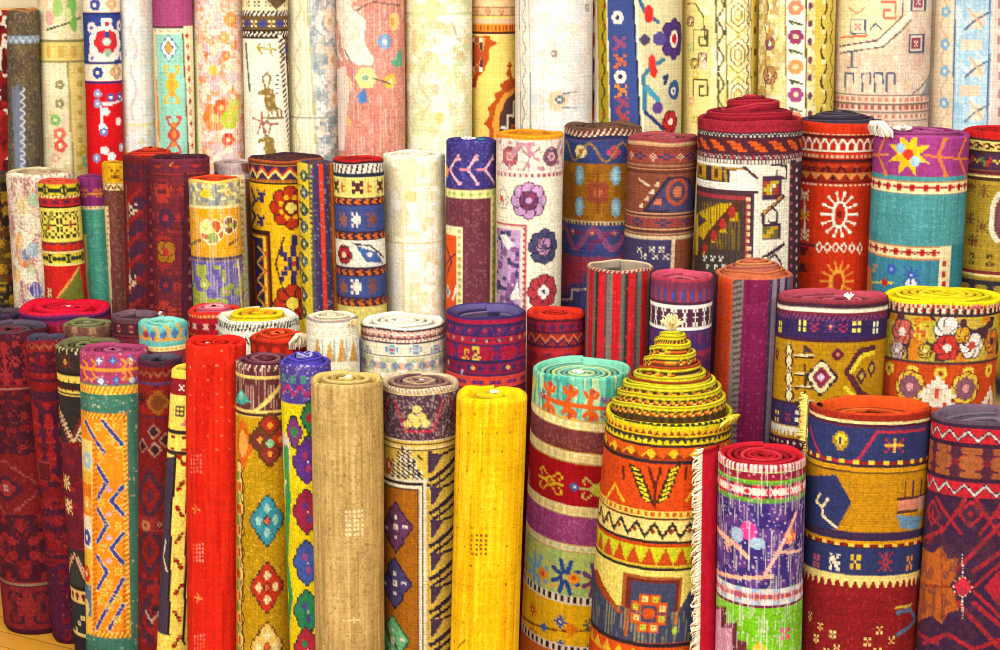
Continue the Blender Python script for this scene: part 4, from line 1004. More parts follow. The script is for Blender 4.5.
def p(c):
    c.band(280, 305, '8c3440'); c.band(305, 309, '4c2838'); c.band(309, 313, 'f4ecd0'); c.band(313, 316, '7c2c3c'); c.band(316, 340, '38285a')
    c.slash(317, 321, 5, '9c4468', 1.5, 3)
    for x, a in ((781, 'e8d040'), (803, 'f4e460'), (857, 'f4e460'), (876, 'f4f0c8')): c.spr(x, 327, ["aa.aa", "aa.aa", ".....", "aa.aa", "aa.aa"], 1.8, 2.3, a=a)
    for x in (815, 844): c.spr(x, 328, ["a..a", ".aa.", "a..a", ".aa."], 2.4, a='a83458')
    c.spr(831, 327, STAR, 1.8, a='5c3c78', b='c84860', c='f0c050'); c.band(340, 343, '4c2838')
    c.band(343, 404, 'be8a10')
    for x, y in ((790, 352), (790, 362), (790, 380), (790, 396)): c.dia(x, y, 6, 8, '4c2c20', 1.5); c.dia(x, y, 3.5, 5, 'f0dc90', 1.5)
    for k in range(9): c.spr(790, 346 + k * 7, XX, 1.6, a='fbf4e0')
    for y in (347, 365, 378, 392): c.line([(796, y + 9), (814, y + 9)], 'f0e0a8', 2); c.line([(806, y + 8), (806, y)], '4c2c20', 2.4); c.line([(796, y + 11), (814, y + 11)], '4c2c20', 2)
    c.poly([(804, 344), (816, 354), (804, 354)], '4c3438')
    c.dia(822, 378, 16, 18, '3c2838', 2); c.dia(822, 378, 13, 15, 'f4e8b0', 2); c.dia(822, 378, 9, 10, '8c3048', 2); c.dia(822, 378, 4, 4, 'e0c8e0')
    for x, y in ((838, 355), (778, 355), (838, 402)): c.dia(x, y, 6, 6, '6c2438', 1.6); c.dia(x, y, 2, 2, 'e08860')
    c.line([(874, 348), (860, 352), (848, 372), (860, 392), (874, 402)], '5c2c34', 7); c.line([(874, 352), (862, 356), (852, 372)], 'f0dc38', 4.5); c.line([(846, 388), (858, 400)], 'f0dc38', 4.5)
    for x, y in ((862, 376), (872, 368)): c.dia(x, y, 6, 8, '5c3434', 1.6); c.dia(x, y, 3, 4, 'c8b048')
    c.band(404, 407, '4c2838'); c.band(407, 429, '403060')
    for x, a in ((778, 'e8c838'), (800, 'f4ecd0'), (822, 'e8c838')): c.spr(x, 417, ["aa.aa", "aa.aa", ".....", "aa.aa", "aa.aa"], 1.8, 2.3, a=a)
    c.spr(789, 418, XX, 2.4, a='a83458'); c.spr(811, 418, XX, 2.4, a='a83458')
    c.band(430, 434, 'f4ecd0'); c.teeth(440, 433, 6, 'f4ecd0'); c.band(441, 460, '501c34'); c.diac(446, 8, 1.6, 2, 'f0e0c8'); c.ribs(2.6, .2, '281420')
def x(r): r.tuft('fbf4e8', size=7, n=14, name='white_fringe_tuft', dx=16, dy=3, up=.9)
R_('rolled_rug', 'gold and navy geometric rug roll with dusty red rim, right of the upright-striped roll', 834, 301, 112, 448, 2, 'B', 0, p, 'be8a10', dict(rim='a84050', cols=['a84858', '8c3444', 'c06070'], t=7, hole=12, rec=4, rough=.4), extra=x, sq=.6)
def p(c):
    c.band(285, 306, 'f4dc10'); c.band(306, 309, 'e8d8a0'); c.dash(306, 310, 5, .5, 'c03030'); c.band(310, 316, '403034'); c.dash(310, 315, 8, .5, 'f4e4c0'); c.dash(311, 314, 8, .25, 'd83028', 3)
    c.band(316, 362, 'd8b848'); c.band(316, 318, '50343c'); c.blot('50343c', 11, .63, 318, 362); c.blot('c8c038', 8, .66, 318, 362); c.blot('e08820', 10, .7, 318, 362)
    for x, y, r_, a, b in ((904, 333, 13, 'd86858', 'f0e4d8'), (948, 330, 13, 'fbf4e8', 'e8d8c8'), (948, 348, 13, 'd83830', 'f4e0d0'), (972, 345, 13, 'fbf4e8', 'd84838'), (963, 335, 8, 'f0b020', 'f0c848'), (899, 352, 9, 'c0a8a8', 'e8dcd0'), (992, 340, 12, 'e08c20', '50343c'), (926, 352, 7, 'd8b828', 'f4e4a0')):
        c.flower(x, y, r_, 6, a, b, '50343c')
    c.spr(922, 333, ["a.b.a", "bab.b", ".aaa.", "b.bab", "a.b.a"], 3.2, a='d8542c', b='f0d838')
    c.band(362, 365, '50343c'); c.band(365, 420, 'd04c18')
    for s_ in c.cols(30, 6): c.sdia(s_, 374, 6, 6, 'f0d048', 2); c.sdia(s_, 374, 3, 3, 'b83424')
    for x, cc in ((911, '8c5868'), (966, '8c5868'), (1012, '8c5868')): c.flower(x, 388, 16, 8, 'f0cc40', cc, '8c3028'); c.flower(x, 388, 12, 7, cc, 'e8a0a0')
    c.spr(938, 392, ["....a....", "...aaa...", "..aabaa..", ".aabcbaa.", "aabbcbbaa", ".aabbbaa.", "aa.aaa.aa"], 4.2, 4.5, a='fbf0dc', b='f0d8b8', c='d84838')
    c.spr(990, 396, ["....a....", "...aaa...", "..aabaa..", ".aabcbaa.", "aabbcbbaa"], 4, 4.5, a='fbf0dc', b='f0d8b8', c='d84838'); c.grid(3.2, .2, '401c1c', .3)
def x(r): r.knot(975, 306, 'e87868', 6, 8, name='pink_yarn_end', out=.1, drop=.3)
R_('rolled_rug', 'floral orange and cream rug roll with bright yellow rim, right end of the second row', 944, 303, 120, 415, 0, 'B', 1, p, 'd04c18', dict(rim='f6e014', cols=['f8e41c', 'e0c410', 'f4d420'], t=8, hole=8, rec=-2, rough=.3), extra=x, sq=.75)
# ================================================================== third row
def p(c):
    c.band(160, 183, '5c4a28'); c.tile(184, 330, 22, ['6c3420', 'a8801c', '2c2420'], 2.2, .5, 3, scale=2.5); c.speck('c8a040', .05)
R_('rolled_rug', 'dark olive and brown carpet roll at the extreme left edge, partly outside the picture', -10, 176, 46, 316, -6, 'C', 20, p, '5a4420', dict(rim='40302c', cols=['4c3c30', '5c4a3c']))
def p(c):
    c.a[:] = hx('ecd8c4'); c.blot('a85c58', 3, .44, 172, 330, amt=.85, sy=16, grain=.8); c.blot('f4ecd0', 12, .62, 172, 330, grain=.5)
    c.band(160, 172, 'e8d4b0'); c.slash(170, 174, 4, '8878a0', 1.5, 2)
    for x, y, r_, col in ((24, 205, 9, 'f0d890'), (34, 200, 7, 'a8d0a0'), (20, 240, 8, 'f0b858'), (24, 258, 9, 'e89048'), (26, 255, 6, '6c88b0'), (18, 275, 7, 'f0c060'), (33, 250, 8, '98bcd0'), (36, 290, 8, '5858b0'), (32, 270, 6, 'c0d0a0'), (30, 305, 7, '8888c0')):
        c.ell(x, y, r_ * .8, r_, col)
    c.warp('f8f0e4', 3, .6, .55); c.speck('b8404c', .10); c.speck('f8f0dc', .12)
R_('rolled_rug', 'faded pink and cream rug roll with worn floral blotches, left end of the third row', 41, 175, 68, 312, -9, 'C', 19, p, 'ecd8c4', dict(rim='e4d0a8', cols=['dcc49c', 'c8a888'], t=6, rough=.4))
def p(c):
    c.band(170, 185, 'd84c38'); c.band(185, 196, 'd8c828'); c.tile(185, 196, 20, ['2c3428'], 1.9, .52, 4); c.band(196, 199, 'f0dc80'); c.slash(196, 199, 4, '6c2c20', 1.4, 2); c.band(199, 207, 'c02828'); c.tile(199, 207, 12, ['5c2440'], 1.9, .6, 4)
    c.band(207, 209, '34281c'); c.band(209, 242, 'f0dc60')
    for x in (49, 71): c.spr(x, 225, ["a.aa.aa.a", ".a..a..a.", "a.a...a.a", "a...b...a", ".aabcbaa.", "a...b...a", "a.a...a.a", ".a..a..a.", "a.aa.aa.a"], 2.4, 2.9, a='4c3c20', b='a8402c', c='704030')
    c.line([(40, 212), (46, 235), (52, 212)], '8c8430', 3); c.band(242, 244, '34281c'); c.band(244, 252, 'c83020'); c.tile(244, 252, 11, ['50304c'], 1.8, .55, 6); c.band(252, 255, 'f0dc80'); c.band(255, 264, 'd8c828'); c.tile(255, 264, 20, ['2c3428'], 1.9, .52, 4); c.band(264, 266, 'f0dc80'); c.band(266, 330, 'c82420')
    c.poly([(58, 300), (80, 268), (84, 300)], '70742c'); c.line([(56, 300), (79, 268)], 'e0a050', 2.4); c.spr(50, 292, ["aa.a", ".aaa", "aa..", ".aaa", "aa.a"], 2, a='f0d8a0')
R_('rolled_rug', 'red and yellow banded rug roll in front of the faded pink and cream one', 59, 183, 42, 312, -4, 'C', 0, p, 'c82420', dict(rim='e05038', cols=['d84830', 'e8704c', 'b83020'], t=5))
def p(c):
    c.band(170, 208, '883070'); c.rep(193, 15, [".a.a.", "aaaaa", "..a..", "aaaaa", ".a.a."], 2, a='d87040'); c.line([(70, 193), (110, 193)], 'e89030', 2); c.band(206, 210, 'f4e4b0'); c.dash(207, 209, 5, .5, 'e08838'); c.band(210, 330, '4c9c88'); c.speck('8cc0b0', .08, 210)
    c.poly([(70, 234), (87, 234), (90, 305), (70, 305)], 'f4d470'); c.poly([(70, 240), (84, 240), (87, 305), (70, 305)], 'e87820')
def x(r): pass
R_('rolled_rug', 'narrow purple and teal rug roll, beside the red and yellow banded one', 94, 178, 34, 312, -3, 'C', 18, p, '4c9c88', dict(rim='8c3c74', cols=['8c3c74', '74305c'], t=4), True)
def p(c):
    c.band(150, 184, 'ecb41c'); c.spr(115, 174, ["a...a", ".a.a.", "..a..", ".aba.", "a...a"], 3, a='a86818', b='604018'); c.band(184, 191, 'f4e0a0'); c.zig(185, 190, 7, '7c3020', 1.5); c.band(191, 330, '744038'); c.speck('a07868', .15, 191); c.poly([(95, 206), (109, 206), (113, 320), (95, 320)], 'f0dca8'); c.vdash(108, 3, 210, 310, 6, .4, 'c07840')
R_('rolled_rug', 'slim brown rug roll with a yellow top square and cream left edge', 118, 164, 32, 316, -5, 'C', 17, p, '744038', dict(rim='d8a828', cols=['c89828', 'a87818'], t=4), True)
def p(c):
    c.band(150, 175, '6c1c2c'); c.tile(165, 182, 22, ['a82830', '40203c'], 2, .52, 3); c.line([(127, 185), (132, 315)], 'a08070', 2)
    for y in range(196, 320, 22):
        c.poly([(128, y + 16), (138, y), (148, y + 4), (140, y + 20)], '34284c'); c.line([(127, y + 8), (140, y - 6)], 'b02830', 4)
    for y in (210, 282): c.spr(133, y, ["a..a", "aa..", "a.aa", ".aa.", "a..."], 3, a='f0d8b0')
    c.poly([(145, 180), (156, 180), (160, 330), (150, 330)], '581830'); c.vdash(152, 4, 185, 320, 12, .3, 'b05050'); c.vdash(148, 1.5, 180, 330, 3, .6, '301c30'); c.gain(.85); c.tint('7a3020', .25)
R_('rolled_rug', 'dark wine carpet roll with raised red spiral end and slanting navy leaves', 152, 157, 58, 322, -12, 'C', 16, p, '7c1c2c', dict(rim='c03020', cols=['d83c24', 'b82c1c', 'e05030'], t=6, wall=4, prof=[(29, 0), (20, 3), (10, 6), (3, 7)]))
def p(c):
    c.band(150, 166, '4c1c34'); c.poly([(160, 163), (176, 160), (170, 168)], 'd89028'); c.line([(160, 168), (176, 160)], 'd89028', 2); c.band(172, 174, '40203c'); c.tile(160, 172, 20, ['602440'], 2, .55, 8)
    c.tile(175, 330, 34, ['5c2434', 'b83830', '6c2434'], 2.6, .53, 5, scale=3.4); c.flower(166, 218, 10, 8, '3c2448', 'b03034'); c.flower(166, 252, 12, 4, 'b07820', 'c03030', '702020', .785, .55); c.flower(166, 285, 9, 6, '3c2448', 'b03034')
    c.poly([(185, 175), (212, 175), (206, 330), (182, 330)], '451c34'); c.vdash(190, 3, 180, 325, 13, .3, 'a06468'); c.line([(185, 175), (182, 330)], '2c1828', 2); c.gain(1.05); c.tint('7a3020', .25)
R_('rolled_rug', 'wine red carpet roll with an ochre clover on its face, right of the raised-spiral roll', 181, 160, 60, 324, -13, 'C', 15, p, 'a8302c', dict(rim='44202c', cols=['582438', '40182c'], t=6))
def p(c):
    c.band(170, 180, 'd84420'); c.band(180, 184, 'e8c050'); c.band(184, 208, 'a8a078'); c.blot('6c7c94', 5, .5, 184, 208, amt=.7); c.blot('e0d890', 4, .62, 184, 208); c.ell(206, 194, 6, 5, 'f0c828'); c.spr(228, 193, FL, 2.4, a='c8a840', b='e8d890', c='c05030'); c.band(206, 209, 'f0e0a0')
    c.band(209, 260, 'eca414')
    c.flower(212, 232, 12, 5, 'c85c28', 'd8c040', 'f4ecb0', .3); c.flower(206, 228, 6, 5, 'f0dc70', 'a8b838', 'f4ecb0'); c.ell(213, 238, 5, 5, '80a030'); c.flower(231, 226, 9, 3, '8c4428', 'a8b838', 'f4ecb0'); c.line([(192, 244), (201, 240)], '70501c', 3); c.line([(228, 246), (238, 240)], '8c5c1c', 3)
    c.band(258, 262, '50405c'); c.band(262, 330, '6c5ca4'); c.speck('a898c8', .12, 262); c.blot('a0a838', 7, .58, 266, 312); c.flower(205, 284, 6, 5, 'a8b43c', 'e0c8a0'); c.flower(226, 292, 6, 5, '98a838', 'd88c9c'); c.line([(238, 262), (243, 310)], 'f0dca0', 4)
    c.warp('f4ead0', 3, .5, .35)
R_('rolled_rug', 'rug roll in grey, amber and lavender bands with green-yellow blossoms, third row', 215, 181, 52, 320, -6, 'C', 1, p, 'eca414', dict(rim='e04c24', cols=['d84820', 'b83818'], t=5))
def p(c):
    c.a[:] = hx('7c5040'); c.blot('b8a0a0', 8, .5, 150, 180); c.poly([(225, 175), (245, 175), (250, 330), (230, 330)], 'f4e4b4'); c.vdash(242, 4, 180, 320, 7, .45, 'c89858')
R_('rolled_rug', 'brown rug roll with cream border and dusty worn top, between amber and yellow-navy rolls', 236, 164, 44, 318, -4, 'C', 14, p, '7c5040', dict(rim='b8a4a0', cols=['b8a4a0', 'a08888'], t=5))
def p(c):
    c.band(150, 166, '602c20'); c.band(160, 163, 'a84c24'); c.band(166, 180, '40284c'); c.zig(168, 177, 15, 'd03c20', 3); c.zig(171, 179, 15, 'e8e078', 2); c.band(180, 183, 'b06028'); c.band(183, 330, 'f0b818'); c.band(183, 185, '40281c')
    c.flower(291, 208, 21, 8, 'b83418', 'f0b818', '381c18', 0, .32); c.flower(291, 208, 13, 8, 'f0b818', 'f0b818', None, .39, .2); c.dia(291, 208, 8, 8, '702018', 2); c.dia(291, 208, 5, 5, 'f0d860', 1.6)
    for dx, dy in ((0, -1), (0, 1)):
        c.spr(261, 208 + dy * 12, ["aa..a", ".aaaa", "..aa.", "aaaa.", "a.aa."], 2.6, a='3c3060')
    c.line([(252, 188), (256, 200), (252, 208), (256, 216), (252, 228)], '3c3060', 4)
    c.rect(240, 232, 273, 340, '40281c'); c.rect(240, 236, 270, 340, 'b85020'); c.rect(240, 238, 268, 340, 'f0c838'); c.rect(240, 240, 266, 340, '3c2c50'); c.rect(240, 330, 261, 331, 'k')
    for k in range(5):
        y = 246 + k * 17; c.line([(258, y), (266, y + 8), (258, y + 16)], 'f0d858', 2.2); c.line([(261, y + 2), (267, y + 8), (261, y + 14)], 'd84820', 1.8)
    c.rect(246, 244, 257, 340, 'e05418'); c.rect(240, 240, 250, 340, '744430'); c.line([(256, 250), (252, 320)], '2c2020', 2)
    c.line([(294, 238), (294, 292)], '2c2c5c', 6); c.spr(294, 264, ["a..b..a", "aa.b.aa", ".abcba.", "..bdb..", ".abcba.", "aa.b.aa", "a..b..a"], 4, 5, a='3c3064', b='3c3064', c='f0b818', d='c83818'); c.flower(293, 304, 19, 8, 'b83418', 'f0d050', '381c18', 0, .32)
    c.line([(284, 238), (276, 264), (284, 292)], '40281c', 2)
R_('rolled_rug', 'yellow rug roll with big red rosette and black-framed zigzag corner, third row', 287, 161, 76, 322, 0, 'C', 13, p, 'f0b818', dict(rim='3c2834', cols=['4c2c34', '5c3828'], t=6))
def p(c):
    c.a[:] = hx('40345c')
    c.vstrip(270, 312, 0, 999, 'e4c428')
    for k in range(9):
        y = 176 + k * 17; c.flower(304, y, 5, 4, '60788c' if k % 2 else '4c6c50', 'e8d870', '3c3c38'); c.line([(297, y + 8), (303, y + 10)], '4c4428', 2)
    c.vstrip(309, 314, 0, 999, '58504c'); c.vdash(311, 2, 165, 320, 5, .5, 'c8b838'); c.vstrip(319, 324.5, 0, 999, 'd83c24'); c.vstrip(324.5, 329, 0, 999, '3c3854'); c.vstrip(329, 331, 0, 999, '8c3838'); c.vstrip(331, 335, 0, 999, 'e88c28'); c.speck('a89cb0', .06); c.band(140, 165, '503440')
R_('rolled_rug', 'narrow rug roll with navy, red and orange upright stripes and a yellow border', 317, 164, 40, 318, 0, 'C', 12, p, '40345c', dict(rim='504450', cols=['504450', '8c4030'], t=5))
def p(c):
    c.band(150, 162, 'b81c1c'); c.band(162, 165, '301c20'); c.band(165, 174, 'f8f0dc'); c.slash(166, 173, 5.5, '50202c', 2, 2); c.band(174, 178, '2c3040')
    c.band(178, 198, 'e8d878'); c.rep(188, 26, ["a..a", "aaaa", ".aa.", "aaaa", "a..a"], 2.7, 2.7, a='5c2c34'); c.rep(188, 26, ["a.", "aa", "a.", "aa"], 2.4, phase=12, a='c86c28')
    def rope(y): c.band(y, y + 9, '40283c'); c.rep(y + 4.5, 9, [".aa", "aa.", ".aa"], 2.3, 2, a='d86c20')
    rope(198); c.band(207, 232, '404e8a'); 
    for x, cc in ((343, '9c5c48'), (356, 'f0e0d0'), (372, '7c4c3c')): c.spr(x, 220, ["a.a.", ".aaa", "aaaa", ".aaa", "a.a."], 2.6, 3, a=cc)
    rope(232); c.band(241, 268, 'f8f0dc'); c.flower(344, 255, 9, 6, 'b82c34', 'f0d0a0', '50202c'); c.poly([(356, 246), (376, 252), (384, 264), (366, 262)], '4868a8'); c.line([(354, 244), (370, 246), (384, 258)], '34283c', 2); c.dia(370, 255, 4, 3, 'f0e0d8')
    rope(268); c.band(277, 298, '404e8a')
    for x, cc in ((343, '9c5c48'), (356, 'f0e0d0'), (373, '7c4c3c')): c.spr(x, 287, ["a.a.", ".aaa", "aaaa", ".aaa", "a.a."], 2.6, 3, a=cc)
    rope(298); c.band(307, 330, 'e8d878'); c.grid(2.8, .12, '201820', .3)
R_('rolled_rug', 'rug roll of blue, white and yellow bands divided by orange rope stripes, red rim', 359, 161, 52, 318, 0, 'C', 11, p, '404e8a', dict(rim='c02020', cols=['b01c1c', '8c1820'], t=5))
def p(c):
    c.a[:] = hx('f4ecd0'); c.blot('e4d4a0', 14, .56, amt=.6); c.blot('fcf8ec', 10, .6); c.band(184, 187, 'ece0b0'); c.ell(412, 197, 6, 6, 'ead088'); c.band(243, 245, 'ddca98'); c.rect(380, 245, 402, 330, 'fbf6e8'); c.rect(402, 245, 405, 330, 'e4d4a4'); c.rect(405, 250, 422, 252, 'e4d4a4'); c.blot('e0c878', 5, .64, s0=c.s(422), amt=.6); c.speck('e0d0a0', .12, amt=.6); c.warp('fffaf0', 3, .5, .4)
def x(r): pass
R_('rolled_rug', 'plain faded cream rug roll, third row, left of the purple-topped one', 415, 157, 64, 310, 0, 'C', 10, p, 'f4ecd0', dict(rim='fbf4e4', cols=['f0e4c4', 'fbf4e4'], t=6, grain=.12))
def p(c):
    c.band(120, 190, '40357e'); c.speck('7c70c0', .12, 140, 190)
    for x in (455, 473, 490):
        c.line([(x + 4, 156), (x - 5, 170), (x + 5, 184)], 'f4c0c8', 2.4); c.line([(x - 12, 170), (x - 3, 170)], 'e88898', 2.4); c.spr(x + 4, 158, ["a.", "aa"], 2.2, a='f0a8b0'); c.spr(x + 5, 184, ["aa", "a."], 2.2, a='f0a8b0')
    c.ell(447, 172, 4, 6, 'f0a030'); c.band(191, 199, 'f0e4a0'); c.diac(195, 9, 3, 3, 'a8c060'); c.band(199, 320, '6c3440'); c.rect(491, 199, 502, 320, 'ece4a0'); c.vdash(494, 4, 205, 315, 8, .5, 'a8b868'); c.speck('9c6c6c', .12, 199, s1=c.s(489, 240))
    c.rect(430, 228, 463, 320, 'f4e8b0'); c.vdash(459.5, 4, 230, 315, 7, .5, 'b0b868'); c.rect(430, 237, 457, 320, 'e85820'); c.line([(447, 246), (452, 262), (447, 276)], '50303c', 2.4); c.line([(446, 266), (456, 254)], '50303c', 2); c.dia(448, 292, 5, 7, 'e8e8e8'); c.dia(448, 292, 3, 5, '4878b0'); c.line([(453, 300), (458, 284)], 'f8e8d0', 3)
def x(r): r.tuft('fbf7ea', size=9, n=26, name='white_yarn_tuft', up=.4, dx=-4, dy=2); r.tuft('3c9c80', size=6, n=8, name='green_yarn_end', up=.4, dx=8, dy=2)
R_('rolled_rug', 'purple-topped rug roll with brown field, pink branches and white tuft on its end', 472, 142, 52, 308, -3, 'C', 9, p, '6c3440', dict(rim='3c3280', cols=['4c40a0', '383090'], t=5), True, extra=x)
def p(c):
    c.band(120, 140, 'f09818'); c.band(140, 176, 'f4e4d4')
    for x, a in ((510, 'c86868'), (552, '5c4c70')): c.flower(x, 157, 9, 9, a, 'f0d0c8', '8c505c'); c.flower(x, 157, 5, 6, 'e0a8a8', a)
    c.line([(516, 142), (530, 158), (522, 174)], '9c7870', 1.6); c.line([(530, 158), (540, 148)], '9c7870', 1.6); c.blot('c890a0', 5, .68, 142, 172); c.speck('a85868', .08, 142, 174)
    c.band(172, 179, 'f0dcd0'); c.dash(174, 178, 6, .5, 'b04450'); c.band(179, 330, 'fbf0d4')
    c.flower(529, 201, 18, 8, 'c898c8', '3c3c58', '50304c', 0, .34); c.flower(529, 201, 9, 8, '8c3c5c', 'c8a0d0', '40305c'); c.flower(502, 199, 10, 6, 'f4e8d0', 'd85848', 'b89c98')
    c.flower(545, 247, 17, 8, '48486c', 'd8a0c8', '2c2c48', 0, .34); c.flower(545, 247, 9, 8, 'c88cb8', '48486c', '2c2c48'); c.flower(544, 292, 17, 8, 'c03c44', '38304c', '5c2438', 0, .34); c.flower(544, 292, 7, 4, 'fbf4ec', '38304c')
    c.rect(488, 225, 526, 318, 'c86068'); c.rect(488, 227, 524, 318, 'f4e4d0'); c.vdash(524.5, 3, 228, 315, 6, .5, 'b03c48'); c.rect(488, 231, 521, 318, 'c8a0cc'); c.dash(226, 230, 6, .5, 'b03c48') if False else None
    c.blot('8c5c90', 5, .58, 232, 315, s1=c.s(520, 270)); c.blot('40406c', 5, .66, 232, 315, s1=c.s(520, 270)); c.poly([(500, 236), (506, 234), (516, 246), (508, 250)], 'fbf4ec'); c.poly([(510, 300), (518, 282), (520, 300)], 'fbf4ec')
    c.poly([(488, 180), (497, 180), (497, 310), (488, 310)], 'f0d888'); c.grid(3, .12, '6c4858', .3)
def x(r):
    pass
R_('rolled_rug', 'cream rug roll with large lilac and navy flower heads and orange rim', 531, 136, 69, 312, -2, 'C', 8, p, 'fbf0d4', dict(rim='f09c1c', cols=['e8901c', 'c87818'], t=6), extra=x)
def p(c):
    c.band(110, 131, '745038'); c.band(131, 137, 'f0dcc0'); c.slash(131, 137, 6, '6c3028', 3, 5); c.band(137, 141, '2c2c50'); c.band(141, 164, '36437a')
    c.flower(581, 152, 7, 8, 'f0dc98', 'c86830', None); c.flower(614, 153, 7, 4, 'b84860', '8c3450'); c.vine(144, 162, 34, 'a07838', 2.4, 8); c.band(164, 222, 'a46c18'); c.blot('8c5410', 10, .58, 164, 222, amt=.6)
    c.flower(598, 193, 13, 4, 'a04830', 'c86848', None, .785); c.line([(598, 172), (598, 214)], '8c4828', 2.4)
    for x, y in ((580, 176), (580, 207), (616, 176), (616, 208)): c.ell(x, y, 5, 10, '80b0c8'); c.ell(x, y, 2.5, 6, 'a8ccd8')
    c.band(222, 226, 'e0c890'); c.dash(223, 226, 4, .5, '40304c'); c.band(226, 262, '444a84'); c.vine(230, 250, 40, '94507c', 6); c.rep(234, 22, [".a.", "aba", ".a."], 2.6, a='a84868', b='e0a060'); c.blot('7c3864', 8, .6, 232, 262)
    c.band(258, 264, '984058'); c.poly([(556, 262), (588, 262), (588, 272), (578, 272), (578, 286), (556, 286)], 'a83848'); c.poly([(563, 296), (570, 290), (570, 284), (584, 284), (584, 276), (600, 276), (600, 320), (563, 320)], '48447c'); c.line([(563, 300), (572, 300), (572, 290), (588, 290), (588, 280), (600, 280)], 'e0c0a8', 2); c.ribs(2.6, .25, '241c2c')
def x(r): pass
R_('rolled_rug', 'ochre and blue rug roll with four pale blue leaves, rope-patterned brown rim', 604, 129, 80, 316, -2, 'C', 7, p, '8c3a58', dict(rim='705040', cols=['745444', '5c4034'], t=6, wave=.25))
def p(c):
    c.band(120, 143, '983c44'); c.band(143, 146, 'e0b080'); c.band(146, 152, '8c4438'); c.band(152, 163, 'a0483c'); c.rep(157.5, 30, ["..aa..", "aabbaa", "..aa.."], 2.6, a='4c3c5c', b='7c4c5c'); c.rep(157.5, 30, ["..a..", ".a.a.", "a.a.a", ".a.a.", "..a.."], 1.6, phase=15, a='e0c0a0')
    for y in (164, 168, 172): c.band(y, y + 1.6, '5c302c'); c.band(y + 1.6, y + 3, 'c88c68')
    c.band(174, 212, '8c4c38'); c.poly([(643, 212), (668, 177), (690, 177), (716, 212)], '382c40'); c.poly([(648, 210), (669, 180), (688, 180), (712, 210)], '4c446c'); c.ell(678, 192, 13, 14, 'b8543c'); c.ell(678, 192, 9, 10, '584860'); c.ell(678, 192, 5, 6, 'd8784c'); c.spr(658, 202, [".aa", "aaa"], 3, a='d8744c'); [c.spr(642 + q * 5, 206 - q * 7, ['.a', 'aa'], 2.2, a='e0c8a8') for q in range(4)]; c.line([(640, 180), (650, 186)], 'e8d0a8', 2)
    for y in (212, 216, 228, 232): c.band(y, y + 1.6, '4c2c34'); c.band(y + 1.6, y + 3, 'd09c70')
    c.band(219, 227, '984440'); c.rep(223, 30, ["..aa..", "aabbaa", "..aa.."], 2.6, a='4c3c5c', b='7c4c5c'); c.band(236, 240, 'e0c8a0'); c.band(240, 300, '8c4c34'); c.rect(612, 240, 671, 300, '443c64'); c.rect(671, 240, 674, 300, 'e0c8a0')
    for x in (640, 652, 662): c.spr(x, 250, XX, 2, a='e8d8c8'); c.spr(x + 4, 257, XX, 2, a='e8d8c8')
    c.ribs(2.6, .32, '2c1c1c')
R_('rolled_rug', 'brick brown ribbed rug roll with indigo triangle motif and dusty pink rim', 664, 139, 72, 275, -4, 'C', 6, p, '8c4c34', dict(rim='a04850', cols=['a04850', '884048', 'b86068'], t=6, rec=1))
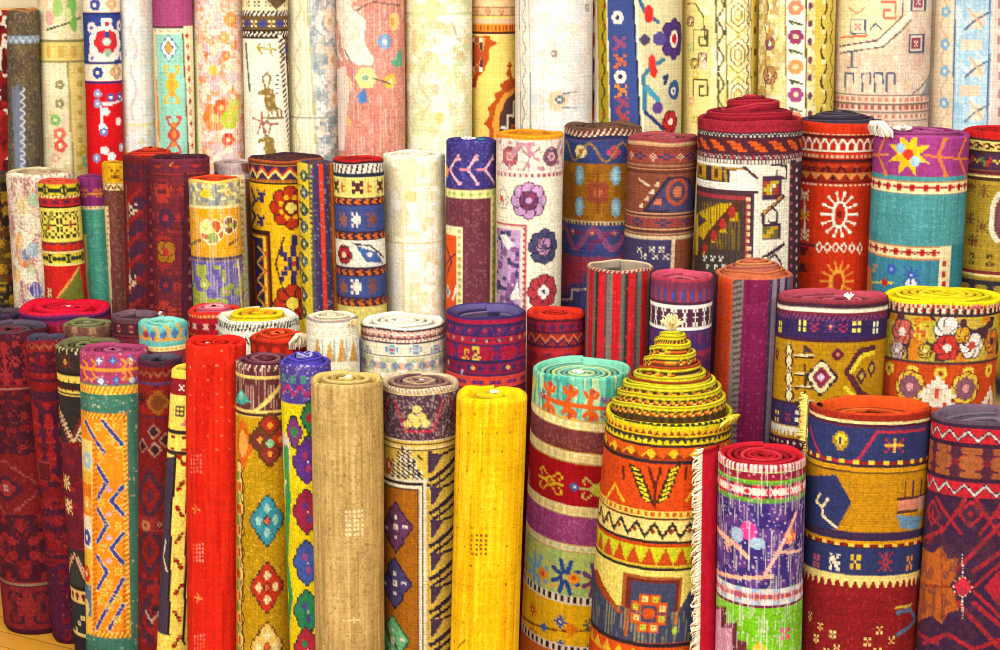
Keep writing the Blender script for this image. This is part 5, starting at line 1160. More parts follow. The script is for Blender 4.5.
def p(c):
    c.band(100, 133, 'a42434'); c.speck('5c1c2c', .2, 112, 134); c.band(133, 139, '482430'); c.rep(136, 9, [".a.a", "a.a."], 2, a='c0c8b8'); c.band(139, 154, '542430'); c.rep(147, 21, ["aaa....", ".aaaa..", "..aaaa.", "....aaa"], 2.8, a='e05c1c'); c.band(154, 161, '5c2434'); c.rep(157.5, 10, ["a.a.", ".a.a"], 2, a='c0c8b8'); c.rep(158, 10, ["a"], 3, phase=5, a='b02838')
    c.band(161, 164, 'f4e8d4'); c.dash(161, 164, 3.5, .4, '3c2830')
    c.band(164, 330, '483440')
    # white hooked band
    c.rect(660, 165, 790, 188, 'fbf4e4'); c.rect(660, 168, 737, 188, '40303c')
    for x in (702, 718): c.rect(x - 5, 168, x + 5, 182, 'c09020'); c.rect(x - 3, 171, x + 1, 180, '5c3428')
    c.rect(726, 168, 745, 170, 'b08830'); c.line([(726, 172), (728, 186)], 'b08830', 3); c.rect(731, 172, 745, 186, 'fbf4e4'); c.line([(745, 168), (757, 178)], '50303c', 3); c.rect(660, 184, 760, 191, 'fbf4e4'); c.rect(660, 191, 757, 194, '50343c'); c.band(194, 194.5, '50343c')
    c.rect(757, 165, 788, 330, 'f8eed8')
    # dark key ornaments in the white border
    c.line([(771, 165), (786, 165), (786, 178), (777, 178), (777, 171)], '40303c', 2.6)
    c.rect(762, 176, 781, 200, '50304c'); c.spr(771, 188, ["aabbb", "abbca", "bbcaa", "abbaa"], 3.4, a='a84030', b='c8b030', c='f0e8c0'); c.line([(783, 196), (763, 214), (763, 222)], '50303c', 4.5); c.line([(781, 196), (764, 213)], 'd09828', 2)
    c.line([(771, 206), (777, 212), (777, 222), (768, 222)], '40303c', 2.4); c.rect(762, 224, 780, 240, '50304c'); c.spr(770, 232, ["aabb", "abba", "bbaa"], 4, a='70702c', b='d0a030'); c.line([(783, 244), (763, 258)], '50303c', 4); c.line([(764, 262), (775, 254), (780, 262), (780, 275)], '40303c', 2.4); c.rect(762, 276, 780, 300, '50304c')
    # inner field
    c.rect(660, 194, 757, 330, 'fbf4e4'); c.rect(660, 194, 753, 330, '50343c'); c.rect(660, 197, 749, 330, 'b03840'); c.vdash(749, 4, 198, 320, 7, .55, 'f0d0a0'); c.rect(660, 200, 745, 330, '4c3c38'); c.dash(196, 199, 7, .5, 'e8c890') if False else None
    c.poly([(660, 218), (724, 204), (738, 204), (738, 222), (728, 222), (728, 234), (716, 234), (716, 244), (706, 244), (706, 256), (694, 256), (694, 276), (660, 282)], 'd8b018')
    for q in range(14): c.line([(700 + q * 3, 204), (700 + q * 3, 250)], '8c6c18', .8)
    c.line([(738, 206), (700, 256)], '5c3024', 9)
    for q in range(4): c.dia(733 - q * 9, 213 + q * 12, 4, 5, 'b83428', 1.5)
    for q in range(3): c.poly([(699, 214 + q * 22), (708, 222 + q * 22), (699, 230 + q * 22)], '4c3c38')
    for x in (706, 714, 722): c.spr(x, 260, ["a.a", ".a.", "aa."], 2.2, a='f0ece0'); c.spr(x + 3, 268, ["aa", "a."], 2.4, a='f0ece0')
    c.rect(788, 162, 794, 330, '50303c'); c.vdash(791, 4, 168, 320, 9, .4, 'c05868'); c.vdash(797, 5, 172, 320, 9, .4, 'e0d8cc'); c.grid(3, .2, '241820', .34)
R_('telescoped_rug', 'large dark patterned rug roll with white hooked border and stepped red spiral end', 751, 122, 107, 316, 8, 'C', 0, p, '483440', dict(rim='b02438', cols=['b02438', '8c1c2c', 'c43444'], t=7, hole=5, rough=.3, wall=16, step=True, wallcols=[[4, 'b02438', 'a02034'], [4, '7c1424', '8c1828'], [4, '6c1020', '7c1424']], prof=[(54, 0), (48, 6), (38, 8), (32, 9), (29, 16), (20, 18), (12, 21), (5, 22)]))
def p(c):
    c.band(100, 119, '40344c'); c.band(119, 330, 'cc3214'); c.band(134, 136, 'f0c8a0'); c.dash(134, 136, 5, .3, 'c03018'); c.band(136, 139, '5c1c1c')
    c.band(139, 152, 'b82c14')
    for s_ in c.cols(9): c.sline([(s_ - 4, 151), (s_ - 4, 145), (s_, 139.5), (s_ + 4, 145), (s_ + 4, 151)], 'f8ecd8', 1.8)
    c.band(151, 153, 'f8ecd8'); c.band(156, 158, 'f0c0a0'); c.dash(156, 158, 5, .4, 'c03018'); c.band(160, 163, '4c1c24'); c.band(163, 182, 'a02818'); c.zig(165, 180, 16, '4c1c24', 3); c.teeth(181, 174, 12, 'e89048'); c.teeth(170, 165, 12, 'c84020', 6); c.band(182, 184, '4c1c24'); c.band(185, 187, 'f0c8a8'); c.dash(185, 187, 5, .4, 'c03018')
    c.line([(806, 196), (806, 240)], 'f4e8d8', 2)
    for y in (196, 216, 236): c.spr(806, y, ["a...a", ".aaa.", "a.a.a", ".aaa.", "a...a"], 2.2, a='f4dcb8' if y != 216 else 'f0a838')
    s_, y_ = c.A(840, 215)
    c.sell(s_, y_, 8, 14, 'fbf0dc'); c.sell(s_, y_, 5.5, 11, 'c03018'); c.sell(s_, y_, 2.5, 4, '7c1c18')
    for k in range(14):
        q = 6.283 * k / 14; c.sline([(s_ + 8 * math.cos(q), y_ + 14 * math.sin(q)), (s_ + 18 * math.cos(q), y_ + 22 * math.sin(q))], 'fbf0dc', 1.8); c.sell(s_ + 18 * math.cos(q), y_ + 22 * math.sin(q), 1.7, 1.7, 'fbf0dc')
    for k in range(6): c.dia(820 + k * 8, 248, 4, 6, 'fbf0dc'); c.dia(820 + k * 8, 248, 2.4, 3.8, 'b82c18')
    c.rect(780, 246, 817, 248, '50202c'); c.tile(250, 275, 20, ['5c2020', 'b83018'], 2.2, .5, 3, px1=816); s_, y_ = c.A(838, 282)
    c.sell(s_, y_, 8, 12, 'f0a840'); c.sell(s_, y_, 5, 9, 'b82c18')
    for k in range(14):
        q = 6.283 * k / 14; c.sline([(s_ + 8 * math.cos(q), y_ + 12 * math.sin(q)), (s_ + 17 * math.cos(q), y_ + 21 * math.sin(q))], 'e89838', 1.8)
    c.vdash(884, 2, 170, 310, 6, .4, 'f0d8c0'); c.ribs(2.4, .14, '401010')
R_('telescoped_rug', 'vermilion rug roll with white sunburst and arcade band under a charcoal peaked end', 840, 124, 88, 310, 2, 'C', 3, p, 'cc3214', dict(rim='483c50', cols=['504458', '3c3448', '5c5060'], t=6, rough=.3, wall=12, prof=[(44, 0), (30, 4), (18, 8), (5, 9)]), True)
def p(c):
    c.band(110, 178, 'a03c84'); c.speck('7c2c68', .14, 120, 178); c.band(133, 135, '7c3068')
    c.line([(873, 156), (890, 156)], 'e08838', 2.4); c.line([(925, 156), (968, 158)], 'd87c38', 2.4)
    for k in range(8):
        q = 6.283 * k / 8 + .39; s_, y_ = c.A(909, 155); col = 'f6c420'
        c.spoly([(s_ + 11 * math.cos(q - .4), y_ + 11 * math.sin(q - .4)), (s_ + 23 * math.cos(q), y_ + 23 * math.sin(q)), (s_ + 11 * math.cos(q + .4), y_ + 11 * math.sin(q + .4)), (s_, y_)], col)
    c.dia(909, 155, 5, 5, 'd83c28', 2); c.ell(902, 149, 5, 5, 'a8d0e8'); c.ell(916, 162, 5, 5, 'a8d0e8')
    for x in (884, 942, 962):
        c.line([(x - 4, 156), (x, 146), (x + 3, 138)], 'd87c38', 3.4); c.line([(x - 4, 156), (x, 166), (x + 3, 174)], 'd87c38', 3.4); c.ell(x + 4, 138, 3, 2.5, 'd87c38'); c.ell(x + 3, 175, 3, 2.5, 'd87c38')
    def lozenge(y):
        c.band(y, y + 13, 'f8e4b0'); c.rep(y + 6.5, 13, ["..aaa..", "aabbbaa", "..aaa.."], 1.6, 2.2, a='c02c24', b='a01c2c'); c.rep(y + 6.5, 13, ["a", "a"], 1.6, phase=6.5, a='9c5848'); c.band(y, y + 1.2, 'd88c38'); c.band(y + 12, y + 13.2, 'd88c38')
    lozenge(198 - 16); c.band(195, 246, '4c969c'); c.speck('7cb8c0', .12, 196, 246); lozenge(247); c.band(260, 320, '3c8298')
    c.rect(938, 247, 949, 320, 'f8e4b0'); c.vdash(943.5, 5, 262, 320, 10, .6, 'c02c24'); c.rect(949, 247, 990, 320, '34848c'); c.speck('5498b8', .16, 260)
    c.line([(866, 284), (895, 284)], 'd8c848', 2); c.dia(886, 284, 4, 4, 'c82838', 1.5); c.spr(876, 270, ["a.a", ".a.", "aa."], 3, a='d88440'); c.ell(912, 285, 6, 6, 'e8ecf0'); c.spr(912, 276, STAR, 2.6, a='3c5cb4', b='3c5cb4', c='d8e0f0'); c.flower(893, 271, 6, 5, '3c58b0', '7c9cd0'); c.poly([(866, 265), (872, 270), (874, 300), (866, 300)], 'd87838')
def x(r): r.knot(884, 128, 'fbf4e4', 17, 60, name='cream_fringe_tassel', spread=(1.1, .5), out=.5, drop=.7); r.tuft('fbf4e4', size=13, n=40, name='cream_fringe', dx=-24, dy=-14, dz=2, up=.25); r.tuft('a8c8e4', size=4, n=8, dx=-8, dy=-8, name='pale_blue_yarn_end', up=.2)
R_('rolled_rug', 'magenta and teal rug roll with yellow eight-point star and cream fringe tassel on its rim', 923, 137, 96, 300, 8, 'C', 1, p, '4c969c', dict(rim='a04080', cols=['a84888', '8c3470', 'b85c94'], t=7, hole=5, rec=-3, rough=.3, rimpx=2), True, extra=x)
def p(c):
    c.band(110, 140, 'cc1c1c'); c.band(140, 143, '3c2c30'); c.band(143, 152, 'f0dc78'); c.rep(147.5, 12, ["aa.", ".aa", "aa."], 2.4, a='4c2434'); c.rep(147.5, 12, [".a", "a."], 2.4, phase=6, a='b02828'); c.band(152, 155, '3c2c30'); c.band(155, 172, '50304c'); c.rep(163, 22, ["a..b", "aabb", ".ab."], 3, a='588c50', b='c83c38'); c.rep(163, 22, ["a.a", ".a."], 2.6, phase=11, a='e0c848'); c.band(172, 176, '6c2430'); c.band(176, 179, 'f0dc90'); c.band(179, 182, '4c3428')
    c.band(182, 330, 'b09430')
    for x, y in ((973, 188), (985, 192), (972, 220), (974, 242), (984, 228), (1000, 215)): c.spr(x, y, STAR, 1.8, a='6c4430', b='8c5c38', c='5c2c40')
    c.ell(1000, 218, 10, 26, 'f0e4c8'); c.ell(1003, 218, 8, 22, '7c4850'); c.ribs(2.6, .3, '3c2c14'); c.rep(262, 20, SHOOK, 2, a='4c3c24'); c.band(272, 276, '7c2c30'); c.band(276, 279, 'f0dc90'); c.tile(282, 300, 18, ['5c2c3c', '34303c'], 2, .5, 3)
R_('rolled_rug', 'ribbed ochre rug roll with red rim, third row at the right edge', 1008, 134, 88, 300, 6, 'C', 4, p, 'b09430', dict(rim='d02020', cols=['c81c1c', 'a81818'], t=6))
# ================================================================== back row
def p(c):
    c.a[:] = hx('8c1c1c'); c.blot('e8dcc8', 6, .62); c.blot('5c1c20', 7, .6); c.blot('b02820', 5, .66); c.band(0, 10, 'f0b070')
R_('rolled_rug', 'red and cream scrolled carpet roll with orange rim, top left corner behind the grey-brown roll', 14, 9, 48, 176, -6, 'D', 17, p, '8c1c1c', dict(rim='e8a058', cols=['e8a868', 'c88040']))
def p(c): c.a[:] = hx('f4cc08'); c.blot('e0b404', 8, .6)
R_('rolled_rug', 'plain yellow flatweave roll at the left picture edge, below the scrolled red roll', -10, 84, 34, 176, 0, 'D', 18, p, 'f4cc08', dict(rim='f4d020', cols=['f4d020']), True)
def p(c):
    c.a[:] = hx('5e5040'); c.blot('50504c', 10, .55, amt=.5); c.blot('70603c', 8, .58, amt=.7, grain=.6); c.speck('8c7c60', .18, amt=.7); c.speck('343640', .15); c.band(0, 12, '9c6840'); c.band(36, 44, '8090a4'); c.zig(37, 43, 7, 'b8c8d4', 1.5)
    c.poly([(12, 88), (20, 84), (27, 175), (16, 175)], '74788c'); c.vvine(23, 2.4, 88, 176, 8, 'c0c8d8', 1.6)
R_('rolled_rug', 'tall grey-brown mottled rug roll with one pale stitched line, top left', 24, 10, 33, 178, -9, 'D', 12, p, '5e5444', dict(rim='9c6840', cols=['9c6c48', '70503c'], t=5))
def faded(ground, blots, warp=.35, lines=()):
    def p(c):
        c.a[:] = hx(ground)
        for col, sc, th, am in blots: c.blot(col, sc, th, amt=am, grain=.45)
        c.speck('fffaf0', .08, amt=.4); c.warp('fffaf0', 2.8, .42, warp)
    return p
f0 = faded('f2e8c0', (('e8d090', 12, .6, .6), ('f4c8a0', 9, .68, .6)))
def p(c):
    f0(c); c.line([(48, 30), (66, 24), (80, 18)], '5c6448', 2)
    for x, y, r_, col in ((58, 8, 7, 'a8d078'), (72, 6, 8, '88c868'), (74, 24, 6, '80c058'), (50, 18, 6, 'f0b0a8'), (68, 14, 5, 'd8e4a0')): c.ell(x, y, r_ * .7, r_ * 1.3, col)
    c.band(40, 62, 'f0d880'); c.band(40, 42, '8c8858'); c.band(61, 63, '8c8858'); c.dash(46, 57, 13, .4, 'e0b858'); c.poly([(67, 63), (69, 63), (75, 180), (73, 180)], 'b8a868'); c.poly([(69, 63), (88, 63), (95, 180), (75, 180)], 'f2dc8c'); c.vdash(80, 6, 68, 175, 14, .4, 'd8b058')
    for x, y, r_, col in ((60, 85, 4, '9c9468'), (60, 104, 4, '9c9468'), (56, 120, 5, '8cc878'), (60, 134, 6, 'f08068'), (61, 146, 6, 'e86050'), (83, 150, 4, 'f0c030'), (86, 162, 5, 'a0c890'), (56, 158, 4, 'f0b0a0')): c.flower(x, y, r_ + 1, 5, col, 'f8ecc0')
R_('rolled_rug', 'faded cream rug roll with scattered green and coral flowers, back row left', 62, -30, 50, 178, 0, 'D', 13, p, 'f2e8c0', dict(rim='f0e4c0', cols=['f0e4c0']))
def p(c):
    c.band(-40, 13, 'f4e4cc'); c.flower(95, 5, 6, 7, '3c4c94', 'f4e8d8'); c.flower(112, 4, 7, 4, 'e0b080', 'f0d8b0'); c.band(13, 62, '34468e'); c.band(13, 15, '203070')
    c.flower(107, 45, 20, 9, 'f4e4dc', 'd03038', None, 0, .3); c.flower(107, 42, 13, 7, 'c82c38', 'b8d0c8', None, .3); c.line([(107, 20), (107, 40)], 'f4e4dc', 3); c.flower(107, 24, 7, 4, 'f4e8e0', 'c82c38', None, .785); c.ell(108, 53, 4, 4, '94b8a0')
    for x, y in ((92, 28), (120, 26), (93, 58), (122, 56)): c.flower(x, y, 6, 5, 'f0dcd8', '5870c0')
    c.ell(107, 35, 3, 3, '34468e'); c.band(62, 64, '203070'); c.band(64, 82, 'f4e4cc'); c.flower(98, 73, 6, 7, '34448c', 'f4e8d8'); c.flower(117, 72, 7, 4, 'd8a878', 'f0d8b0', 'b08858'); c.band(82, 200, 'd0141c'); c.band(82, 84, '203070')
    c.line([(102, 104), (112, 104), (126, 98)], 'e8d8e0', 2.4); c.line([(101, 104), (103, 128)], 'e8d8e0', 2)
    for x, y, a in ((98, 94, '9098c8'), (98, 104, '9098c8'), (111, 98, '4858a8'), (120, 97, '4858a8'), (106, 112, 'f0e0e0'), (103, 128, 'f4ecec'), (104, 132, '6878b8'), (119, 122, 'f0d8e0'), (105, 151, 'f0d8d8'), (122, 148, 'b8b8d8'), (112, 157, 'f4e8e8'), (97, 158, '8090c8')): c.flower(x, y, 4.6, 5, a, 'f8f0f0')
R_('rolled_rug', 'blue, cream and red floral carpet roll, back row, left of the white one', 101, -30, 38, 176, 0, 'D', 11, p, 'd0141c', dict(rim='f0e0c8', cols=['f0e0c8']))
def p(c):
    faded('f2eee6', (('dcd8d8', 9, .56, .6), ('f0dcd0', 8, .62, .6), ('e8ecf0', 7, .6, .7)))(c)
    c.vvine(134, 3, 20, 120, 40, 'd8c8c4', 2.5); c.band(124, 127, 'f0dc98'); c.band(60, 66, 'f8f0e4'); c.blot('f0dca8', 9, .6, 120, 170)
R_('rolled_rug', 'almost plain white worn rug roll between the red floral and the turquoise ones', 136, -30, 38, 176, 0, 'D', 14, p, 'f2eee6', dict(rim='f4ecdc', cols=['f4ecdc']))
def p(c):
    c.band(-40, 26, 'a44878'); c.speck('8c3464', .15, -30, 26); c.band(26, 29, '6c3040'); c.band(29, 34, 'f4e8c0'); c.rep(31, 9, ["a.a", ".a."], 1.6, a='b04838'); c.band(34, 190, '98d4c0'); c.band(34, 35, '40504c')
    c.poly([(184, 26), (200, 26), (206, 190), (191, 190)], 'f8e8c0'); c.line([(183, 34), (190, 185)], '8c4c38', 1.5); c.line([(193.5, 26), (200, 185)], '6c3830', 1.5)
    for k in range(14): c.dia(187.5 + k * .5, 36 + k * 11, 2.8, 3.6, 'b83424'); c.dia(187.5 + k * .5, 36 + k * 11, 1.2, 1.6, 'f0c8a0') if k % 2 else None
    c.poly([(145, 34), (156, 34), (163, 190), (150, 190)], 'f8e0b0'); c.line([(157, 80), (160, 140)], 'f0a030', 3)
    c.dia(169, 48, 9, 13, '4c80b0', 1.4); c.dia(169, 48, 7.5, 11, 'f4f0e0', 1.4); c.dia(169, 48, 5, 8, '4878a8'); c.dia(169, 48, 3.6, 6, 'f0a030')
    for y, a, b in ((85, 'd8b830', 'f0a048'), (135, 'c85040', 'f08838'), (176, 'd8b830', 'f0a048')):
        x = 172 + (y - 85) * .04
        for sx in (-1, 1):
            for sy in (-1, 1): c.line([(x, y + sy * 6), (x + sx * 5, y + sy * 12), (x + sx * 7, y + sy * 18)], a, 2.6); c.line([(x + sx * 7, y + sy * 18), (x + sx * 3, y + sy * 18)], a, 2.2)
        c.dia(x, y, 6, 9, a, 1.6); c.dia(x, y, 3, 5, b); c.dia(x, y - 10, 3, 4, b); c.dia(x, y + 10, 3, 4, b)
R_('rolled_rug', 'pink-topped turquoise rug roll with red lozenge border and hooked motifs, back row', 172, -30, 41, 178, 0, 'D', 10, p, '98d4c0', dict(rim='a44878', cols=['a44878']), True)
def p(c):
    faded('f4dcbc', (('ec9c60', 7, .55, .8), ('d8b4cc', 9, .55, .7), ('f4e8d0', 10, .58, .8), ('e88c48', 5, .66, .9), ('d8b0c0', 4, .68, .8)), .25)(c)
    for x, y, r_, col in ((215, 118, 14, 'f08038'), (222, 108, 9, 'e86030'), (230, 120, 10, 'b8c838'), (235, 108, 9, 'd0d060'), (228, 140, 7, 'd83820'), (213, 70, 5, 'f0c030'), (206, 54, 3, 'e85030'), (231, 20, 8, 'f09848'), (226, 56, 5, 'e87838'), (224, 38, 6, 'f0a060')): c.flower(x, y, r_, 6, col, 'f0c070')
    c.speck('e87830', .08, 0, 130); c.warp('fff4e4', 2.8, .5, .35); c.poly([(190, 40), (197, 40), (204, 180), (195, 180)], 'f6e8b8')
R_('rolled_rug', 'worn peach rug roll blotched with orange and lime flowers, left of the animal rug', 218, -30, 53, 178, 0, 'D', 15, p, 'f4dcbc', dict(rim='f0d0a0', cols=['f0d0a0']))
def p(c):
    c.a[:] = hx('f6eed8'); c.band(-40, 11, 'f0e0b0'); c.poly([(262, -5), (276, 10), (290, -5)], '5c4834'); c.rep(4, 11, ["a.a", ".a.", "a.a"], 2, a='6c5840')
    def rope(y): c.band(y, y + 5, 'f4ead4'); c.slash(y, y + 5, 5, '3c2c24', 2.4, 4)
    rope(11); c.band(16, 32, '6c5030'); c.rep(24, 18, ["..a..", ".aba.", "abbba", ".aba.", "..a.."], 1.9, a='3c4494', b='3c4494'); c.rep(24, 18, ["a.a", ".b.", "a.a"], 2.2, phase=9, a='f4e8b8', b='d89038'); c.band(30, 32, '3c2c24'); rope(32); c.band(37, 39, '3c2c24')
    c.line([(281, 38), (292, 170)], 'f4ead4', 6); c.vslash(284, 6, 38, 60, 5, '3c2c24', 2); 
    for k in range(27):
        y = 40 + k * 5; x = 281 + k * .42; s_, _ = c.A(x, y); c.sline([(s_ - 2.5, y + 3), (s_ + 2.5, y)], '3c2c24', 2.2)
    c.poly([(285, 36), (300, 36), (305, 180), (296, 180)], '5c4838'); 
    for k in range(7): c.dia(288 + k * 1.6, 50 + k * 18, 3.5, 6, ('3c4494', 'e0a888', '6c5838')[k % 3])
    # plant, antelopes, little tree
    c.line([(258, 48), (276, 50)], 'a8982c', 2.4); c.line([(260, 44), (258, 48), (262, 54)], 'a8982c', 2); c.line([(270, 44), (272, 56)], 'a8982c', 2); c.rep(58, 999, ["a"], 1, a='f6eed8')
    B_ = '8c7034'
    for y in (98, 146):
        c.poly([(266, y - 10), (274, y - 8), (276, y + 8), (280, y + 12), (268, y + 15), (264, y + 4)], B_); c.poly([(258, y - 6), (266, y - 10), (266, y - 3), (258, y - 3)], B_); c.line([(266, y - 9), (263, y - 20), (268, y - 26)], B_, 2); c.line([(268, y - 9), (271, y - 20), (268, y - 24)], B_, 2)
        for x in (268, 272, 277, 281): c.line([(x, y + 12), (x + 1, y + 20)], B_, 1.8)
        c.line([(264, y + 20), (284, y + 20)], B_, 1.8)
    c.line([(262, 112), (262, 122), (258, 134)], 'b06858', 1.8); c.line([(262, 122), (270, 124), (278, 124)], 'b06858', 1.8); c.line([(254, 118), (262, 122), (266, 132)], 'b06858', 1.8)
    for k in range(5): c.spr(277 + (k % 2), 76 + k * 4.4, ["aa"], 1.7, a='3c64a0')
    c.line([(246, 44), (250, 90)], '506470', 3); c.speck('f0e0b8', .1, 40)
R_('rolled_rug', 'ivory pictorial rug roll with brown antelopes and a black-white rope border', 265, -30, 47, 172, 0, 'D', 9, p, 'f6eed8', dict(rim='e8d8b0', cols=['e8d8b0']))
def p(c):
    faded('e0dcd4', (('a0acae', 10, .5, .85), ('f0d4bc', 9, .6, .8), ('7c8c98', 5, .62, .7)), .45)(c)
    c.poly([(280, -10), (307, -10), (318, 180), (292, 180)], 'f4ecd0'); c.vvine(298, 4, 0, 170, 34, 'd8cc90', 2); c.line([(307, -10), (318, 180)], 'c8b878', 1.6); c.line([(303, -10), (313, 180)], 'e4d8a8', 1.5)
    for x, y in ((330, 22), (333, 60), (334, 100), (338, 140)): c.ell(x, y, 6, 9, 'f4dcc0'); c.ell(x, y, 3, 4, 'e0b898')
    c.blot('788890', 6, .64, 110, 170, s0=c.s(320, 140), amt=.7, grain=.6); c.band(117, 119, '90a098')
R_('rolled_rug', 'washed-out grey and cream rug roll with faint border, left of the salmon one', 314, -30, 54, 174, 2, 'D', 16, p, 'e0dcd4', dict(rim='e8e0d0', cols=['e8e0d0']))
def p(c):
    c.a[:] = hx('e09484'); c.blot('d07868', 8, .55, amt=.5, grain=.5); c.speck('f4c8b8', .15); c.speck('c86c5c', .12)
    c.poly([(330, -5), (350, -5), (352, 8), (366, 20), (364, 40), (370, 55), (362, 66), (346, 58), (340, 30)], 'f8f0dc'); c.blot('f0d8c0', 4, .6, 0, 62, s1=c.s(362, 30)); c.line([(358, 10), (372, 2), (400, 6)], '7c6458', 2); c.line([(345, 50), (354, 66), (352, 86), (346, 96)], '8c6c58', 1.8)
    c.ell(395, 22, 7, 9, 'f0d080'); c.ell(393, 22, 3, 4, 'e0a040'); c.flower(385, 42, 8, 6, '70a4d8', 'f0e0d0', None); c.poly([(391, 62), (402, 48), (404, 66), (396, 68)], '5cb08c')
    c.flower(366, 78, 11, 6, 'f4e090', 'd8ecd8', None); c.ell(366, 78, 3, 3, '90b090'); c.flower(391, 82, 8, 5, 'f0c850', 'f4e4b0'); c.poly([(357, 96), (366, 88), (368, 102), (360, 104)], '5088c8'); c.ell(348, 84, 6, 8, 'f4c890'); c.ell(349, 122, 4, 5, 'f0b870'); c.ell(368, 60, 6, 6, 'f8e8c8'); c.line([(372, 78), (390, 84)], '7c6c50', 1.6)
    c.poly([(330, 70), (346, 66), (350, 90), (345, 150), (330, 150)], 'f4dcd0'); c.warp('fff4e8', 2.8, .4, .35); c.grid(3, .10, '7c4038', .3)
R_('rolled_rug', 'salmon pink rug roll with sprays of yellow and blue flowers, back row', 371, -30, 70, 176, 0, 'D', 0, p, 'e09484', dict(rim='e8b0a0', cols=['e8b0a0']))
def p(c):
    faded('f0ecc4', (('d0dc98', 12, .5, .7), ('ecc890', 9, .64, .7), ('fbf8e8', 10, .6, .8), ('c8d8a8', 6, .68, .5)), .4)(c)
    c.band(13, 15, 'c8d0a0'); c.vvine(424, 6, 60, 120, 46, 'e8d098', 2.4); c.poly([(430, 50), (456, 34), (462, 40), (440, 56)], 'fbf8ec'); c.line([(452, 22), (458, 40)], 'e0b878', 2); c.blot('e0b888', 7, .68, 20, 60, amt=.6); c.ell(440, 118, 5, 6, 'e8d080'); c.ell(436, 90, 4, 6, 'f0c8a8')
R_('rolled_rug', 'faded pale green and cream rug roll, wide, right of the salmon one', 439, -30, 70, 172, 0, 'D', 1, p, 'f0ecc4', dict(rim='f0ecd0', cols=['f0ecd0']))
def p(c):
    c.a[:] = hx('ecd070'); c.band(-40, 4, 'c86828')
    for y, a in ((0, 'f0c898'), (8, 'e8b888'), (18, 'e8c098')): c.band(y, y + 7, a); c.band(y + 7, y + 8.5, '6c3424')
    c.rep(12, 14, ["..a..", ".a.a.", "a.b.a", ".a.a.", "..a.."], 1.5, a='8c5c40', b='5c3830'); c.band(24, 32, 'f0902c'); c.dash(25, 31, 4, .5, 'a84c1c'); c.band(32, 34, '5c2c20'); c.band(34, 36, 'f4e0a0')
    RU = 'b8501c'
    c.poly([(465, 36), (490, 36), (490, 40), (500, 43), (490, 48), (489, 60), (484, 72), (478, 78), (476, 88), (465, 88)], RU); c.poly([(465, 38), (486, 38), (482, 60), (474, 78), (465, 82)], 'f0a040'); c.tile(38, 72, 14, ['4c3444', 'f4e8d0', 'b85030'], 2, .5, 3, px1=483)
    c.poly([(510, 66), (506, 74), (510, 78), (500, 84), (502, 90), (494, 94), (496, 100), (488, 108), (490, 116), (484, 124), (490, 130), (488, 150), (530, 150), (530, 80), (513, 78)], RU)
    c.poly([(515, 88), (504, 94), (496, 108), (493, 124), (495, 150), (530, 150), (530, 88)], 'f0a040'); c.poly([(516, 92), (506, 100), (500, 116), (499, 150), (530, 150), (530, 92)], '5c3c3c')
    c.line([(502, 128), (508, 128), (508, 116), (514, 116), (514, 102), (520, 102)], 'f4ead4', 2.4); c.line([(504, 140), (512, 140), (512, 126), (520, 126)], 'd8743c', 2.4); c.dia(510, 66, 4, 4, RU)
R_('rolled_rug', 'yellow ground rug roll with rust stepped medallions, between pale green and white rolls', 495, -30, 48, 172, 0, 'D', 20, p, 'ecd070', dict(rim='c86828', cols=['c86828']))
def p(c):
    faded('f2ece4', (('d8dce0', 9, .52, .7), ('f4d8c0', 10, .6, .7), ('f8f4ec', 9, .58, .8)), .3)(c); c.grid(2.6, .30, 'a09c98', .32)
    c.poly([(510, -10), (527, -10), (531, 170), (514, 170)], 'ece4d4'); c.line([(519, -10), (522, 170)], '88908c', 1.4); c.line([(529, -10), (532, 170)], '889090', 1.2); c.vvine(524, 2.4, 0, 160, 22, '98a094', 1.6)
    for x, y, r_, col, k in ((554, 54, 4, '98887c', 6), (558, 101, 11, 'f0c8a0', 8), (588, 8, 4, '8c8478', 5), (560, 100, 5, '58686c', 6), (575, 30, 7, 'f4dcc8', 7), (545, 20, 7, 'f4e0c8', 7)): c.flower(x, y, r_, k, col, 'f4ead8')
    c.line([(562, 95), (572, 92), (578, 92)], '708088', 1.5); c.line([(562, 108), (576, 108)], '708088', 1.5); c.warp('fffaf4', 2.6, .5, .3)
R_('rolled_rug', 'wide white worn rug roll with faint blue and peach sprigs, back row centre', 555, -30, 80, 150, 0, 'D', 2, p, 'f2ece4', dict(rim='f0e8d8', cols=['f0e8d8']))
